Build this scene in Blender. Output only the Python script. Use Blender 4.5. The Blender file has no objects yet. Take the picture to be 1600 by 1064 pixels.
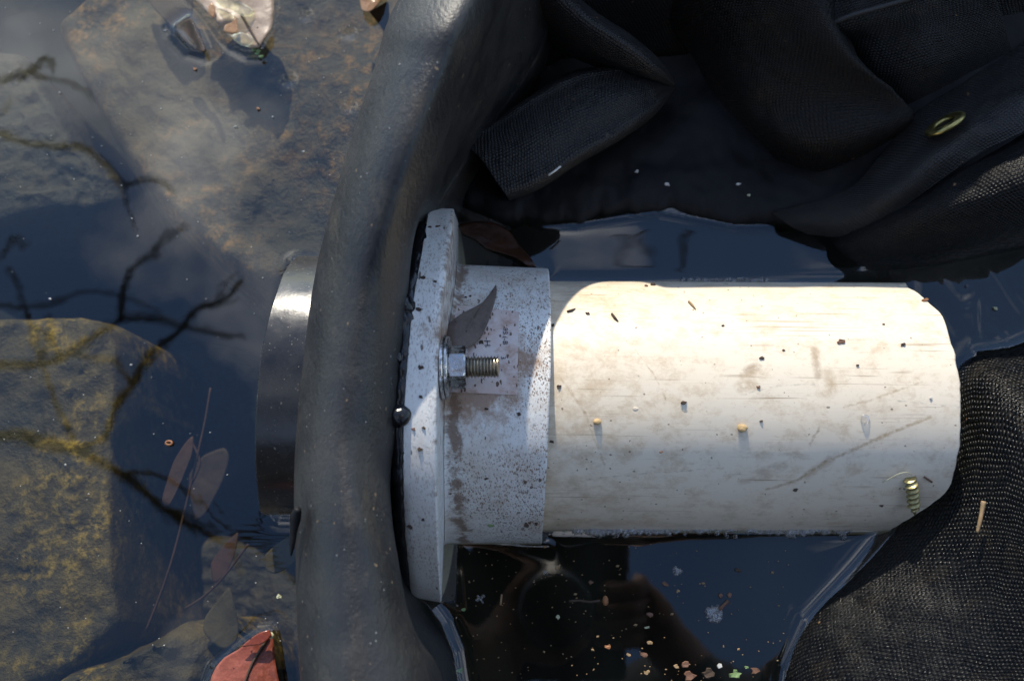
import bpy, bmesh, math, random
import numpy as np
from mathutils import Vector, Matrix, noise as mnoise
random.seed(7); rng = np.random.default_rng(7)
sc = bpy.context.scene
col = sc.collection

# ------------------------------------------------------------------ camera
H = 0.42                       # lens height above the water, metres
FPX = 1600 * 33 / 36
NU, NV = 870, 960              # where the plumb line from the lens meets the picture
_d = np.array([NU - 800, -(NV - 532), -FPX]); _d = _d / np.linalg.norm(_d)
_z = -_d; _x = np.array([1., 0, 0]) - _z * _z[0]; _x /= np.linalg.norm(_x); _y = np.cross(_z, _x)
W = np.stack([_x, _y, _z])
cam_d = bpy.data.cameras.new('camera'); cam = bpy.data.objects.new('camera', cam_d); col.objects.link(cam)
cam_d.sensor_width = 36; cam_d.lens = 33; cam_d.clip_start = 0.01; cam_d.clip_end = 500
cam.matrix_world = Matrix([[*W[0], 0], [*W[1], 0], [*W[2], H], [0, 0, 0, 1]])
cam_d.dof.use_dof = True; cam_d.dof.focus_distance = 0.385; cam_d.dof.aperture_fstop = 9.0
sc.camera = cam

# ------------------------------------------------------------------ world and sun
SUN = Vector((-0.12, 0.84, 0.515)).normalized()
sc.view_settings.view_transform = 'Standard'; sc.view_settings.look = 'None'
sc.view_settings.gamma = 1; sc.view_settings.use_curve_mapping = False
sc.view_settings.exposure = 0.8
sc.render.engine = 'CYCLES'
sc.cycles.max_bounces = 10; sc.cycles.transparent_max_bounces = 16
sc.cycles.use_denoising = True
world = bpy.data.worlds.new('World'); sc.world = world; world.use_nodes = True


class NT:
    """small helper round a node tree"""
    def __init__(s, t): s.t = t; t.nodes.clear()
    def n(s, typ, ins=None, **kw):
        nd = s.t.nodes.new(typ)
        for k, v in kw.items(): setattr(nd, k, v)
        for k, v in (ins or {}).items():
            if isinstance(v, bpy.types.NodeSocket): s.t.links.new(v, nd.inputs[k])
            elif v is not None:
                nd.inputs[k].default_value = v
        return nd
    def math(s, op, a, b=None, c=None, clamp=False):
        nd = s.n('ShaderNodeMath', {0: a, 1: b, 2: c}, operation=op, use_clamp=clamp); return nd.outputs[0]
    def ramp(s, f, *st, interp='LINEAR'):
        nd = s.n('ShaderNodeValToRGB', {'Fac': f}); cr = nd.color_ramp; cr.interpolation = interp
        while len(cr.elements) < len(st): cr.elements.new(0.5)
        for e, (p, c) in zip(cr.elements, st):
            e.position = p; e.color = (c, c, c, 1) if not isinstance(c, (tuple, list)) else (*c[:3], 1)
        return nd.outputs['Color']
    def mix(s, f, a, b, blend='MIX'):
        nd = s.n('ShaderNodeMix', data_type='RGBA', blend_type=blend)
        for k, v in ((0, f), (6, a), (7, b)):
            if isinstance(v, bpy.types.NodeSocket): s.t.links.new(v, nd.inputs[k])
            elif k: nd.inputs[k].default_value = (*v[:3], 1)
            else: nd.inputs[k].default_value = v
        return nd.outputs[2]
    def noise(s, vec, scale, detail=4, rough=0.55, dist=0.0, out='Fac'):
        return s.n('ShaderNodeTexNoise', {'Vector': vec, 'Scale': scale, 'Detail': detail, 'Roughness': rough, 'Distortion': dist}).outputs[out]
    def mapping(s, vec, loc=(0, 0, 0), rot=(0, 0, 0), scale=(1, 1, 1)):
        return s.n('ShaderNodeMapping', {'Vector': vec, 'Location': loc, 'Rotation': rot, 'Scale': scale}).outputs[0]
    def maprange(s, v, a, b, c=0., d=1.):
        return s.n('ShaderNodeMapRange', {0: v, 1: a, 2: b, 3: c, 4: d}, clamp=True).outputs[0]


# sky: Nishita with broken cloud
t = NT(world.node_tree)
sky = t.n('ShaderNodeTexSky', sky_type='NISHITA', sun_disc=False, sun_elevation=math.asin(SUN.z), sun_rotation=math.atan2(SUN.x, SUN.y),
          air_density=1.0, dust_density=0.1, ozone_density=3.8)
tc = t.n('ShaderNodeTexCoord').outputs['Generated']
sx = t.n('ShaderNodeSeparateXYZ', {0: tc})
zc = t.math('MAXIMUM', sx.outputs[2], 0.06)
cx_ = t.math('DIVIDE', sx.outputs[0], zc); cy_ = t.math('DIVIDE', sx.outputs[1], zc)
cv = t.n('ShaderNodeCombineXYZ', {0: cx_, 1: cy_, 2: 0.0}).outputs[0]
cl = t.noise(t.mapping(cv, loc=(2.2, 1.05, 0)), 3.2, 6, 0.5, 0.2)
cover = t.maprange(cl, 0.50, 0.69)
lit = t.noise(t.mapping(cv, loc=(9.0, 2.0, 0)), 5.0, 4)
ccol = t.mix(t.maprange(lit, 0.35, 0.65), (3.6, 3.9, 4.6), (9.5, 9.7, 10.2))
skyc = t.mix(cover, sky.outputs[0], ccol)
bg = t.n('ShaderNodeBackground', {'Color': skyc, 'Strength': 0.15})
t.t.links.new(bg.outputs[0], t.n('ShaderNodeOutputWorld').inputs[0])
sun_d = bpy.data.lights.new('sun', 'SUN'); sun_d.energy = 3.1; sun_d.angle = math.radians(0.53); sun_d.color = (1, 0.92, 0.78)
sun = bpy.data.objects.new('sun', sun_d); col.objects.link(sun)
sun.rotation_euler = SUN.to_track_quat('Z', 'Y').to_euler(); sun.location = SUN * 5


# ------------------------------------------------------------------ helpers
def P(u, v, h=0.0):
    """point at height h seen at pixel (u, v) of the 1600 wide photograph"""
    d = W @ np.array([u - 800, -(v - 532), -FPX]); k = (h - H) / d[2]
    return np.array([0, 0, H]) + d * k
def ray(u, v):
    d = W @ np.array([u - 800, -(v - 532), -FPX]); return d / np.linalg.norm(d)
def proj(p):
    c = W.T @ (np.asarray(p) - np.array([0, 0, H])); return 800 + FPX * c[0] / -c[2], 532 - FPX * c[1] / -c[2]
def fbm(p, s, o=4):
    return mnoise.fractal(Vector(p) * s, 1.0, 2.0, o)

def tag(o, label=None, cat=None, group=None, kind=None):
    for k, v in (('label', label), ('category', cat), ('group', group), ('kind', kind)):
        if v: o[k] = v
    return o
def empty(name, loc=(0, 0, 0)):
    o = bpy.data.objects.new(name, None); o.location = loc; o.empty_display_size = .02; col.objects.link(o); return o
def mesh_obj(name, verts, faces, mat, parent=None, smooth=True, uv=None):
    me = bpy.data.meshes.new(name); me.from_pydata([tuple(map(float, v)) for v in verts], [], [tuple(f) for f in faces])
    if smooth: me.polygons.foreach_set('use_smooth', [True] * len(me.polygons))
    if uv is not None:
        l = me.uv_layers.new(name='UVMap'); idx = np.empty(len(me.loops), dtype=np.int32); me.loops.foreach_get('vertex_index', idx)
        l.data.foreach_set('uv', np.asarray(uv, dtype=np.float32)[idx].ravel())
    for m in (mat if isinstance(mat, (list, tuple)) else [mat]): me.materials.append(m)
    me.update()
    o = bpy.data.objects.new(name, me); col.objects.link(o)
    if parent: o.parent = parent; o.matrix_parent_inverse = Matrix.Translation(parent.location).inverted()
    return o
def bm_obj(name, bm, mat, parent=None, smooth=True):
    me = bpy.data.meshes.new(name); bmesh.ops.recalc_face_normals(bm, faces=bm.faces); bm.to_mesh(me); bm.free()
    if smooth: me.polygons.foreach_set('use_smooth', [True] * len(me.polygons))
    me.materials.append(mat)
    o = bpy.data.objects.new(name, me); col.objects.link(o)
    if parent: o.parent = parent; o.matrix_parent_inverse = Matrix.Translation(parent.location).inverted()
    return o
def grid_faces(n, m, closed=False):
    f = []
    for i in range(n - 1):
        for j in range(m - 1 if not closed else m):
            k = (j + 1) % m; f.append((i * m + j, i * m + k, (i + 1) * m + k, (i + 1) * m + j))
    return f
def spline(pts, n):
    """Catmull-Rom through the rows of pts, n samples"""
    p = np.asarray(pts, float); p = np.vstack([2 * p[0] - p[1], p, 2 * p[-1] - p[-2]]); k = len(p) - 3
    out = []
    for s in np.linspace(0, k - 1e-9, n):
        i = int(s); f = s - i; a, b, c, d = p[i:i + 4]
        out.append(.5 * (2 * b + (c - a) * f + (2 * a - 5 * b + 4 * c - d) * f * f + (3 * b - a - 3 * c + d) * f ** 3))
    return np.array(out)
def spline_grid(ctrl, n, m):
    c = np.asarray(ctrl, float); r = np.stack([spline(row, m) for row in c])
    return np.stack([spline(r[:, j], n) for j in range(m)], axis=1)
def arc_uv(g):
    """lengths along both ways of a grid of points, as texture coordinates in metres"""
    du = np.linalg.norm(np.diff(g, axis=1), axis=2); dv = np.linalg.norm(np.diff(g, axis=0), axis=2)
    n, m = g.shape[:2]
    um = np.concatenate([[0], np.cumsum(du.mean(axis=0))]); vm = np.concatenate([[0], np.cumsum(dv.mean(axis=1))])
    return np.stack(np.broadcast_arrays(um[None, :], vm[:, None]), axis=-1).reshape(-1, 2)
def solidify(o, th, offset=-1):
    m = o.modifiers.new('thickness', 'SOLIDIFY'); m.thickness = th; m.offset = offset; return o
def tube(name, pts, rad, mat, parent=None, seg=8, n=None, cap=True):
    pts = np.asarray(pts, float); pr = np.column_stack([pts, np.broadcast_to(np.asarray(rad, float), len(pts))])
    if n: pr = spline(pr, n)
    p, r = pr[:, :3], np.maximum(pr[:, 3], 1e-5); V = []; up = np.array([0.13, 0.21, 1.0])
    for i in range(len(p)):
        tg = p[min(i + 1, len(p) - 1)] - p[max(i - 1, 0)]; tg /= np.linalg.norm(tg) + 1e-12
        a = np.cross(tg, up); a = a / (np.linalg.norm(a) + 1e-9); b = np.cross(tg, a)
        for k in range(seg):
            w = 2 * math.pi * k / seg; V.append(p[i] + r[i] * (a * math.cos(w) + b * math.sin(w)))
    F = grid_faces(len(p), seg, True)
    if cap: F += [tuple(range(seg))[::-1], tuple((len(p) - 1) * seg + k for k in range(seg))]
    if name is None: return V, F
    return mesh_obj(name, V, F, mat, parent)
def join_vf(parts):
    V, F = [], []
    for v, f in parts:
        o = len(V); V += list(v); F += [tuple(i + o for i in q) for q in f]
    return V, F


# ------------------------------------------------------------------ materials
def mat(name):
    m = bpy.data.materials.new(name); m.use_nodes = True; return m, NT(m.node_tree)
def finish(t, base, rough, bump=None, dist=.0005, strength=1.0, metallic=0.0, spec=0.5, coat=None, trans=None):
    b = t.n('ShaderNodeBsdfPrincipled', {'Roughness': rough, 'Metallic': metallic, 'Specular IOR Level': spec})
    if isinstance(base, bpy.types.NodeSocket): t.t.links.new(base, b.inputs['Base Color'])
    else: b.inputs['Base Color'].default_value = (*base, 1)
    if coat: b.inputs['Coat Weight'].default_value = coat; b.inputs['Coat Roughness'].default_value = .08
    if bump is not None:
        bp = t.n('ShaderNodeBump', {'Height': bump, 'Distance': dist, 'Strength': strength}); t.t.links.new(bp.outputs[0], b.inputs['Normal'])
    o = t.n('ShaderNodeOutputMaterial'); t.t.links.new(b.outputs[0], o.inputs[0]); return b
def obj_co(t): return t.n('ShaderNodeTexCoord').outputs['Object']
def uv_co(t): return t.n('ShaderNodeTexCoord').outputs['UV']

def specks(t, vec, scale, size, stretch=(1, 1, 1), rot=0.0, share=0.5):
    """mask of irregular small flecks: one in each voronoi cell, of random size"""
    warp = t.n('ShaderNodeVectorMath', {0: vec, 1: t.n('ShaderNodeVectorMath', {0: t.noise(vec, scale * .9, 2, out='Color'), 'Scale': .9 / scale}, operation='SCALE').outputs[0]}, operation='ADD').outputs[0]
    mp = t.mapping(warp, rot=(0, 0, rot), scale=tuple(scale * s for s in stretch))
    vo = t.n('ShaderNodeTexVoronoi', {'Vector': mp, 'Scale': 1.0}, voronoi_dimensions='3D')
    r = t.n('ShaderNodeSeparateColor', {0: vo.outputs['Color']})
    lim = t.math('MULTIPLY', t.maprange(r.outputs[0], 1 - share, 1.0), size)
    return t.maprange(t.math('SUBTRACT', lim, vo.outputs['Distance']), 0.0, 0.07)

def m_pipe():
    m, t = mat('aged_cream_plastic'); uv = uv_co(t)
    x = t.n('ShaderNodeSeparateXYZ', {0: uv}); 
    base = t.mix(t.noise(uv, 16, 4), (.79, .67, .50), (.82, .735, .585))
    # soft tan stains, more at the collar end
    near = t.maprange(x.outputs[0], .0, .075, 1, 0)
    st = t.noise(t.mapping(uv, scale=(1, 1.3, 1)), 85, 9, .78, .2)
    lim = t.math('SUBTRACT', t.math('ADD', st, t.math('MULTIPLY', near, .10)), .555)
    base = t.mix(t.math('MULTIPLY', t.maprange(lim, -.06, .12), .62), base, (.50, .37, .22))
    st2 = t.noise(t.mapping(uv, loc=(.4, .2, 0), scale=(1, 2.2, 1)), 150, 6, .75)
    base = t.mix(t.math('MULTIPLY', t.maprange(st2, .57, .72), .5), base, (.47, .33, .18))
    # scratches along and across
    for rot, sc_, th, cstr, loc in ((.02, (40, 420, 1), .74, .06, 0.0), (.42, (16, 560, 1), .645, .6, .3), (-.95, (14, 520, 1), .645, .55, .7), (-.2, (9, 480, 1), .72, .2, .5), (.6, (12, 700, 1), .66, .6, .9)):
        s = t.noise(t.mapping(uv, loc=(loc, loc, 0), rot=(0, 0, rot), scale=sc_), 1, 2, .5, .0)
        gate = t.maprange(t.noise(t.mapping(uv, loc=(loc, 3, 0)), 28, 2), .46, .58)
        base = t.mix(t.math('MULTIPLY', t.math('MULTIPLY', t.maprange(s, th, th + .05), gate), cstr), base, (.33, .23, .13))
    wob = t.n('ShaderNodeVectorMath', {0: uv, 1: t.n('ShaderNodeVectorMath', {0: t.noise(uv, 420, 3, out='Color'), 'Scale': .0014}, operation='SCALE').outputs[0]}, operation='ADD').outputs[0]
    brk = t.maprange(t.noise(t.mapping(uv, loc=(.5, .5, 0)), 330, 5, .7), .30, .52)
    for pts, wd, st_, c in MARKS:
        q = []
        for u, v in pts:
            p = on_cyl(u, v, PR); y, z = axis(p[0]); q.append((p[0] + .02 + PR - .06 + .0007, math.atan2(p[1] - y, p[2] - z) * .06 + .0007, 0))
        for a, b in zip(q[:-1], q[1:]):
            ab = tuple(b[i] - a[i] for i in range(3)); l2 = sum(k * k for k in ab)
            pa = t.n('ShaderNodeVectorMath', {0: wob, 1: a}, operation='SUBTRACT').outputs[0]
            k = t.math('DIVIDE', t.n('ShaderNodeVectorMath', {0: pa, 1: ab}, operation='DOT_PRODUCT').outputs['Value'], l2, clamp=True)
            on = t.n('ShaderNodeVectorMath', {0: ab, 'Scale': k}, operation='SCALE').outputs[0]
            d = t.n('ShaderNodeVectorMath', {0: pa, 1: on}, operation='DISTANCE').outputs['Value']
            base = t.mix(t.math('MULTIPLY', t.math('MULTIPLY', t.maprange(d, wd, wd * .35), st_), brk), base, c)
    sp = specks(t, uv, 520, .33, share=.12)
    base = t.mix(t.math('MULTIPLY', sp, .75), base, (.16, .10, .055))
    edge = t.maprange(t.math('ADD', x.outputs[0], t.math('MULTIPLY', t.noise(uv, 300, 4), .006)), .0035, .008, 1, 0)
    base = t.mix(t.math('MULTIPLY', edge, .75), base, (.17, .12, .07))
    hb = t.math('ADD', t.noise(uv, 30, 2), t.math('MULTIPLY', t.noise(t.mapping(uv, scale=(10, 300, 1)), 1, 3), .15))
    dent = specks(t, t.mapping(uv, loc=(.7, .1, 0)), 110, .22, share=.22)
    hb = t.math('SUBTRACT', hb, t.math('MULTIPLY', dent, .6))
    finish(t, base, t.ramp(t.noise(uv, 40, 4), (.3, .26), (.8, .40)), hb, .0006, .6); return m
def m_fitting(name, heavy=1.0):
    m, t = mat(name); co = uv_co(t)
    base = t.mix(t.noise(co, 22, 4), (.72, .72, .68), (.78, .775, .735))
    big = t.noise(t.mapping(co, loc=(.31, .12, 0)), 26, 5, .6)
    s1 = specks(t, co, 1500, .60, (1, .55, 1), .5, .8); s2 = specks(t, t.mapping(co, loc=(.3, .5, 0)), 2300, .60, (1, .5, 1), -.7, .85)
    s3 = specks(t, t.mapping(co, loc=(.9, .2, 0)), 480, .34, (1, .5, 1), 1.1, .22)
    tan = t.math('MULTIPLY', t.maprange(t.noise(t.mapping(co, loc=(.2, .8, 0)), 48, 8, .76), .44, .68), .60 * heavy)
    base = t.mix(tan, base, (.42, .30, .18))
    base = t.mix(t.math('MULTIPLY', s1, t.math('MULTIPLY', t.maprange(big, .32, .60), .85 * heavy)), base, (.20, .115, .06))
    base = t.mix(t.math('MULTIPLY', s2, t.math('MULTIPLY', t.maprange(big, .40, .66), .8 * heavy)), base, (.16, .09, .05))
    base = t.mix(t.math('MULTIPLY', s3, .85), base, (.10, .055, .03))
    oc = obj_co(t); dd = t.n('ShaderNodeVectorMath', {0: oc, 1: tuple(P(742, 572, .064))}, operation='DISTANCE').outputs['Value']
    rust = t.math('SUBTRACT', t.math('ADD', t.maprange(dd, .008, .036, .36, -.06), t.noise(t.mapping(co, loc=(.6, .6, 0)), 95, 8, .74)), .60)
    base = t.mix(t.math('MULTIPLY', t.maprange(rust, -.02, .14), .8), base, (.30, .165, .085))
    joint = t.math('SUBTRACT', t.math('ADD', t.maprange(t.math('ABSOLUTE', t.math('ADD', t.n('ShaderNodeSeparateXYZ', {0: oc}).outputs[0], .0395)), .0, .010, .25, -.1), t.noise(t.mapping(co, loc=(.1, .9, 0)), 160, 7, .75)), .66)
    base = t.mix(t.math('MULTIPLY', t.maprange(joint, -.03, .09), .8), base, (.17, .095, .05))
    finish(t, base, .38, t.math('ADD', t.noise(co, 260, 3), t.math('MULTIPLY', s1, .8)), .00025, .7); return m
def m_rubber():
    m, t = mat('weathered_black_rubber'); co = obj_co(t)
    dust = t.noise(co, 32, 7, .68)
    base = t.mix(t.maprange(dust, .38, .70), (.012, .012, .0125), (.036, .034, .030))
    base = t.mix(t.math('MULTIPLY', t.maprange(t.noise(t.mapping(co, loc=(.2, .3, .1), scale=(1, .4, 1)), 75, 6, .7), .56, .70), .35), base, (.10, .080, .048))
    sp = specks(t, co, 420, .30, share=.10)
    base = t.mix(t.math('MULTIPLY', sp, .8), base, (.20, .14, .08))
    sp2 = specks(t, t.mapping(co, loc=(1, 1, 1)), 700, .26, share=.10)
    base = t.mix(t.math('MULTIPLY', sp2, .8), base, (.30, .30, .28))
    g = t.noise(co, 900, 3, .6); w = t.noise(t.mapping(co, rot=(0, 0, .5), scale=(2, 1, 1)), 330, 3, .55)
    finish(t, base, t.ramp(dust, (.3, .38), (.7, .50)), t.math('ADD', t.math('MULTIPLY', g, .5), w), .0006, .6, spec=.5); return m
def m_glossblack():
    m, t = mat('glossy_black_plastic'); co = obj_co(t)
    d = specks(t, co, 900, .30, share=.35); d2 = specks(t, t.mapping(co, loc=(.5, .2, .1)), 260, .25, share=.15)
    dust = t.noise(co, 60, 6, .7)
    base = t.mix(t.math('MULTIPLY', t.math('MAXIMUM', d, d2), .8), (.010, .010, .011), (.26, .23, .18))
    base = t.mix(t.math('MULTIPLY', t.maprange(dust, .35, .7), .40), base, (.045, .040, .032))
    finish(t, base, t.ramp(t.noise(co, 120, 4), (.3, .20), (.75, .32)), t.noise(co, 300, 3), .0002, .35, spec=.6); return m
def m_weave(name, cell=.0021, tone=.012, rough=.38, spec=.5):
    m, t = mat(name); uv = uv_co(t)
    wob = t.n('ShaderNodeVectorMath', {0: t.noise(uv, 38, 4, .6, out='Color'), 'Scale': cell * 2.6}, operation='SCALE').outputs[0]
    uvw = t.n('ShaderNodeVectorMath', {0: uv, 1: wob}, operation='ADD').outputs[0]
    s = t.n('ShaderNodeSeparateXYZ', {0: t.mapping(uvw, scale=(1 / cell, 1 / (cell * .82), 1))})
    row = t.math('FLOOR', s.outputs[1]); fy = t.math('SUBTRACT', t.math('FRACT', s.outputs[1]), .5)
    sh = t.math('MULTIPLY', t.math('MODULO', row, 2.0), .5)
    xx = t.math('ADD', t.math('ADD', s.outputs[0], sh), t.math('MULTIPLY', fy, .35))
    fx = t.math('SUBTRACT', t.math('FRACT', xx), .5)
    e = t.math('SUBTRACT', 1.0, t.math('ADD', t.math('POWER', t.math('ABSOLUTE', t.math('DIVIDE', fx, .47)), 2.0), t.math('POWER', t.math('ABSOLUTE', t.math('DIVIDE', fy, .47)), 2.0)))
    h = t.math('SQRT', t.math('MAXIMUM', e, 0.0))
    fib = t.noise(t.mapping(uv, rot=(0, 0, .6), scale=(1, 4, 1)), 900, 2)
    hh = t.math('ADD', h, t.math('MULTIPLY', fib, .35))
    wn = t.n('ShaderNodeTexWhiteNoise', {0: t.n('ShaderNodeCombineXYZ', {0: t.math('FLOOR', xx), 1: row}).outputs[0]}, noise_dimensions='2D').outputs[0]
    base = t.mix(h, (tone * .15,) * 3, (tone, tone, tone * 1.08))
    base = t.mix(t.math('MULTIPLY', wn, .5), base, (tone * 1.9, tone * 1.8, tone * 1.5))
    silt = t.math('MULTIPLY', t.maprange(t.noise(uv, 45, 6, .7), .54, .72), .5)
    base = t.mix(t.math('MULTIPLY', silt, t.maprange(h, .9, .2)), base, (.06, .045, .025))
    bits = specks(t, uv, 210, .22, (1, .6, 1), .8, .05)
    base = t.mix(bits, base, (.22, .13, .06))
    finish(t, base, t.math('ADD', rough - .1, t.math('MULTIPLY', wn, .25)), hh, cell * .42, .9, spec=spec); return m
def m_rock(name, a, b, c, scale=1.0):
    m, t = mat(name); co = obj_co(t)
    n1 = t.noise(co, 22 * scale, 8, .68, .3); n2 = t.noise(t.mapping(co, loc=(.3, .1, .7)), 130 * scale, 6, .72); n3 = t.noise(t.mapping(co, loc=(.1, .6, .2)), 11 * scale, 4)
    base = t.mix(t.maprange(n1, .42, .60), a, b)
    base = t.mix(t.math('MULTIPLY', t.maprange(n2, .48, .66), t.maprange(n3, .42, .62)), base, c)
    base = t.mix(t.math('MULTIPLY', t.maprange(t.noise(co, 420, 4, .7), .55, .72), .5), base, tuple(x * .35 for x in a))
    finish(t, base, .6, t.math('ADD', n1, t.math('MULTIPLY', n2, .5)), .006, .8); return m
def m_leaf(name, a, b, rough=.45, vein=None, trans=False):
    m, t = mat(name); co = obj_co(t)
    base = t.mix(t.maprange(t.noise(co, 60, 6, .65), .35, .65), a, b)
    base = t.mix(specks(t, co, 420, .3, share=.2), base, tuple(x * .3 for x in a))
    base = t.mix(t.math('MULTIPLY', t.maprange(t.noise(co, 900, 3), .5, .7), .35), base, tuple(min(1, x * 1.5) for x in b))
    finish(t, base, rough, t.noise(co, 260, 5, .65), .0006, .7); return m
def m_metal(name, c, rough, dirt=(.05, .035, .02), dm=.5):
    m, t = mat(name); co = obj_co(t)
    d = t.maprange(t.noise(co, 420, 5, .7), .50, .66)
    base = t.mix(t.math('MULTIPLY', d, dm), c, dirt)
    b = finish(t, base, t.math('ADD', rough, t.math('MULTIPLY', d, .3)), t.noise(co, 700, 3), .0001, .5)
    t.t.links.new(t.math('SUBTRACT', 1.0, t.math('MULTIPLY', d, dm)), b.inputs['Metallic']); return m
def m_plain(name, c, rough=.5, var=.35, spec=.5):
    m, t = mat(name); co = obj_co(t)
    base = t.mix(t.noise(co, 300, 4, .6), tuple(x * (1 - var) for x in c), tuple(x * (1 + var) for x in c))
    finish(t, base, rough, t.noise(co, 700, 3), .0002, .6, spec=spec); return m
def m_water():
    m, t = mat('water'); co = obj_co(t)
    tr = t.n('ShaderNodeBsdfTransparent', {'Color': (.86, .86, .74, 1)})
    bp = t.n('ShaderNodeBump', {'Height': t.math('ADD', t.noise(co, 14, 2), t.math('MULTIPLY', t.noise(co, 70, 2), .10)), 'Distance': .0004, 'Strength': .5})
    gl = t.n('ShaderNodeBsdfGlossy', {'Roughness': 0.0, 'Color': (1, 1, 1, 1), 'Normal': bp.outputs[0]})
    geo = t.n('ShaderNodeNewGeometry')
    def schlick(nrm):                                                # the same seen from above and from below
        c = t.math('ABSOLUTE', t.n('ShaderNodeVectorMath', {0: nrm, 1: geo.outputs['Incoming']}, operation='DOT_PRODUCT').outputs['Value'])
        return t.math('ADD', .066, t.math('MULTIPLY', .934, t.math('POWER', t.math('SUBTRACT', 1.0, c, clamp=True), 5.0)))
    fr = t.n('ShaderNodeMath', {0: schlick(bp.outputs[0]), 1: 0.0}, operation='ADD')
    mx = t.n('ShaderNodeMixShader', {0: fr.outputs[0], 1: tr.outputs[0], 2: gl.outputs[0]})
    t.t.links.new(mx.outputs[0], t.n('ShaderNodeOutputMaterial').inputs[0]); return m
def m_bubble():
    m, t = mat('bubble_film')
    tr = t.n('ShaderNodeBsdfTransparent', {'Color': (.93, .94, .95, 1)})
    gl = t.n('ShaderNodeBsdfGlossy', {'Roughness': .04, 'Color': (1, 1, 1, 1)})
    fr = t.n('ShaderNodeLayerWeight', {'Blend': .5})
    mx = t.n('ShaderNodeMixShader', {0: fr.outputs['Facing'], 1: tr.outputs[0], 2: gl.outputs[0]})
    t.t.links.new(mx.outputs[0], t.n('ShaderNodeOutputMaterial').inputs[0]); return m
M = dict(
    collar=m_fitting('white_fitting_plastic', 1.0), flange=m_fitting('white_flange_plastic', .55), rubber=m_rubber(), ring=m_glossblack(),
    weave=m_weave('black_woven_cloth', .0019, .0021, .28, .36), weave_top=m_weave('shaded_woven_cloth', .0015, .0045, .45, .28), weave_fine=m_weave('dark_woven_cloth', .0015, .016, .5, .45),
    rock_a=m_rock('brown_stone', (.010, .007, .004), (.042, .025, .009), (.30, .145, .030)), rock_b=m_rock('olive_stone', (.013, .009, .002), (.055, .036, .007), (.32, .21, .035), 1.3),
    rock_c=m_rock('grey_stone', (.009, .008, .007), (.020, .016, .011), (.065, .042, .018)),
    silt=m_plain('dark_silt', (.006, .0065, .0065), .9, .5), black=m_plain('wet_black_liner', (.004, .004, .0045), .6, .4, .25),
    steel=m_metal('bolt_steel', (.62, .61, .60), .22), thread=m_metal('thread_steel', (.50, .45, .36), .30, (.03, .02, .012), .75), brass=m_metal('old_brass', (.42, .36, .13), .32, (.06, .045, .015), .5),
    zinc=m_metal('yellow_zinc', (.40, .35, .17), .45, (.12, .085, .035), .7),
    leaf_tan=m_leaf('dry_tan_leaf', (.27, .19, .125), (.38, .29, .215), .4), leaf_wet=m_leaf('wet_brown_leaf', (.22, .11, .045), (.33, .19, .09), .15),
    leaf_red=m_leaf('red_leaf', (.19, .042, .022), (.29, .082, .048), .38), leaf_red_wet=m_leaf('wet_red_leaf', (.15, .025, .012), (.20, .045, .02), .2), leaf_brown=m_leaf('grey_brown_leaf', (.085, .062, .05), (.14, .105, .085), .6),
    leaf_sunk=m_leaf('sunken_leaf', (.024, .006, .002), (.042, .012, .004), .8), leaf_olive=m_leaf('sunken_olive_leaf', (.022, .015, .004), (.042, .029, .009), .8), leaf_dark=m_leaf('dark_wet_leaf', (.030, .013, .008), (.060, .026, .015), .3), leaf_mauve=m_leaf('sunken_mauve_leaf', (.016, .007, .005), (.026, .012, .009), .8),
    sealant=m_plain('black_sealant', (.006, .006, .007), .2, .3), label=None, print=m_plain('faded_print', (.035, .03, .03), .7),
    water=m_water(), bubble=m_bubble(), bark=m_plain('bare_bark', (.07, .058, .045), .9), skin=m_plain('skin', (.24, .13, .085), .6, .1), jacket=m_plain('dark_jacket', (.02, .02, .024), .8), camblack=m_plain('camera_black', (.015, .015, .015), .4),
    f_brown=m_plain('brown_fleck', (.15, .075, .045), .7), f_tan=m_plain('tan_fleck', (.30, .20, .10), .6), f_pale=m_plain('pale_fleck', (.42, .42, .26), .6), f_green=m_plain('green_fleck', (.17, .26, .10), .6), f_dark=m_plain('dark_fleck', (.055, .035, .022), .8), f_orange=m_plain('orange_fleck', (.26, .11, .04), .6), f_white=m_plain('white_fleck', (.50, .50, .47), .6),
    f_pebble=m_plain('tan_pebble', (.48, .33, .15), .55))
def m_label():
    m, t = mat('old_sticker'); uv = uv_co(t)
    base = t.mix(t.maprange(t.noise(uv, 60, 6, .7), .35, .65), (.66, .61, .58), (.60, .46, .40))
    base = t.mix(t.math('MULTIPLY', t.maprange(t.noise(t.mapping(uv, loc=(.4, .1, 0)), 90, 5, .7), .5, .66), .8), base, (.36, .20, .12))
    base = t.mix(specks(t, uv, 800, .5, (1, .5, 1), .6, .5), base, (.12, .07, .045))
    finish(t, base, .5, t.noise(uv, 400, 4), .0003, .6); return m
M['label'] = m_label()

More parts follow.
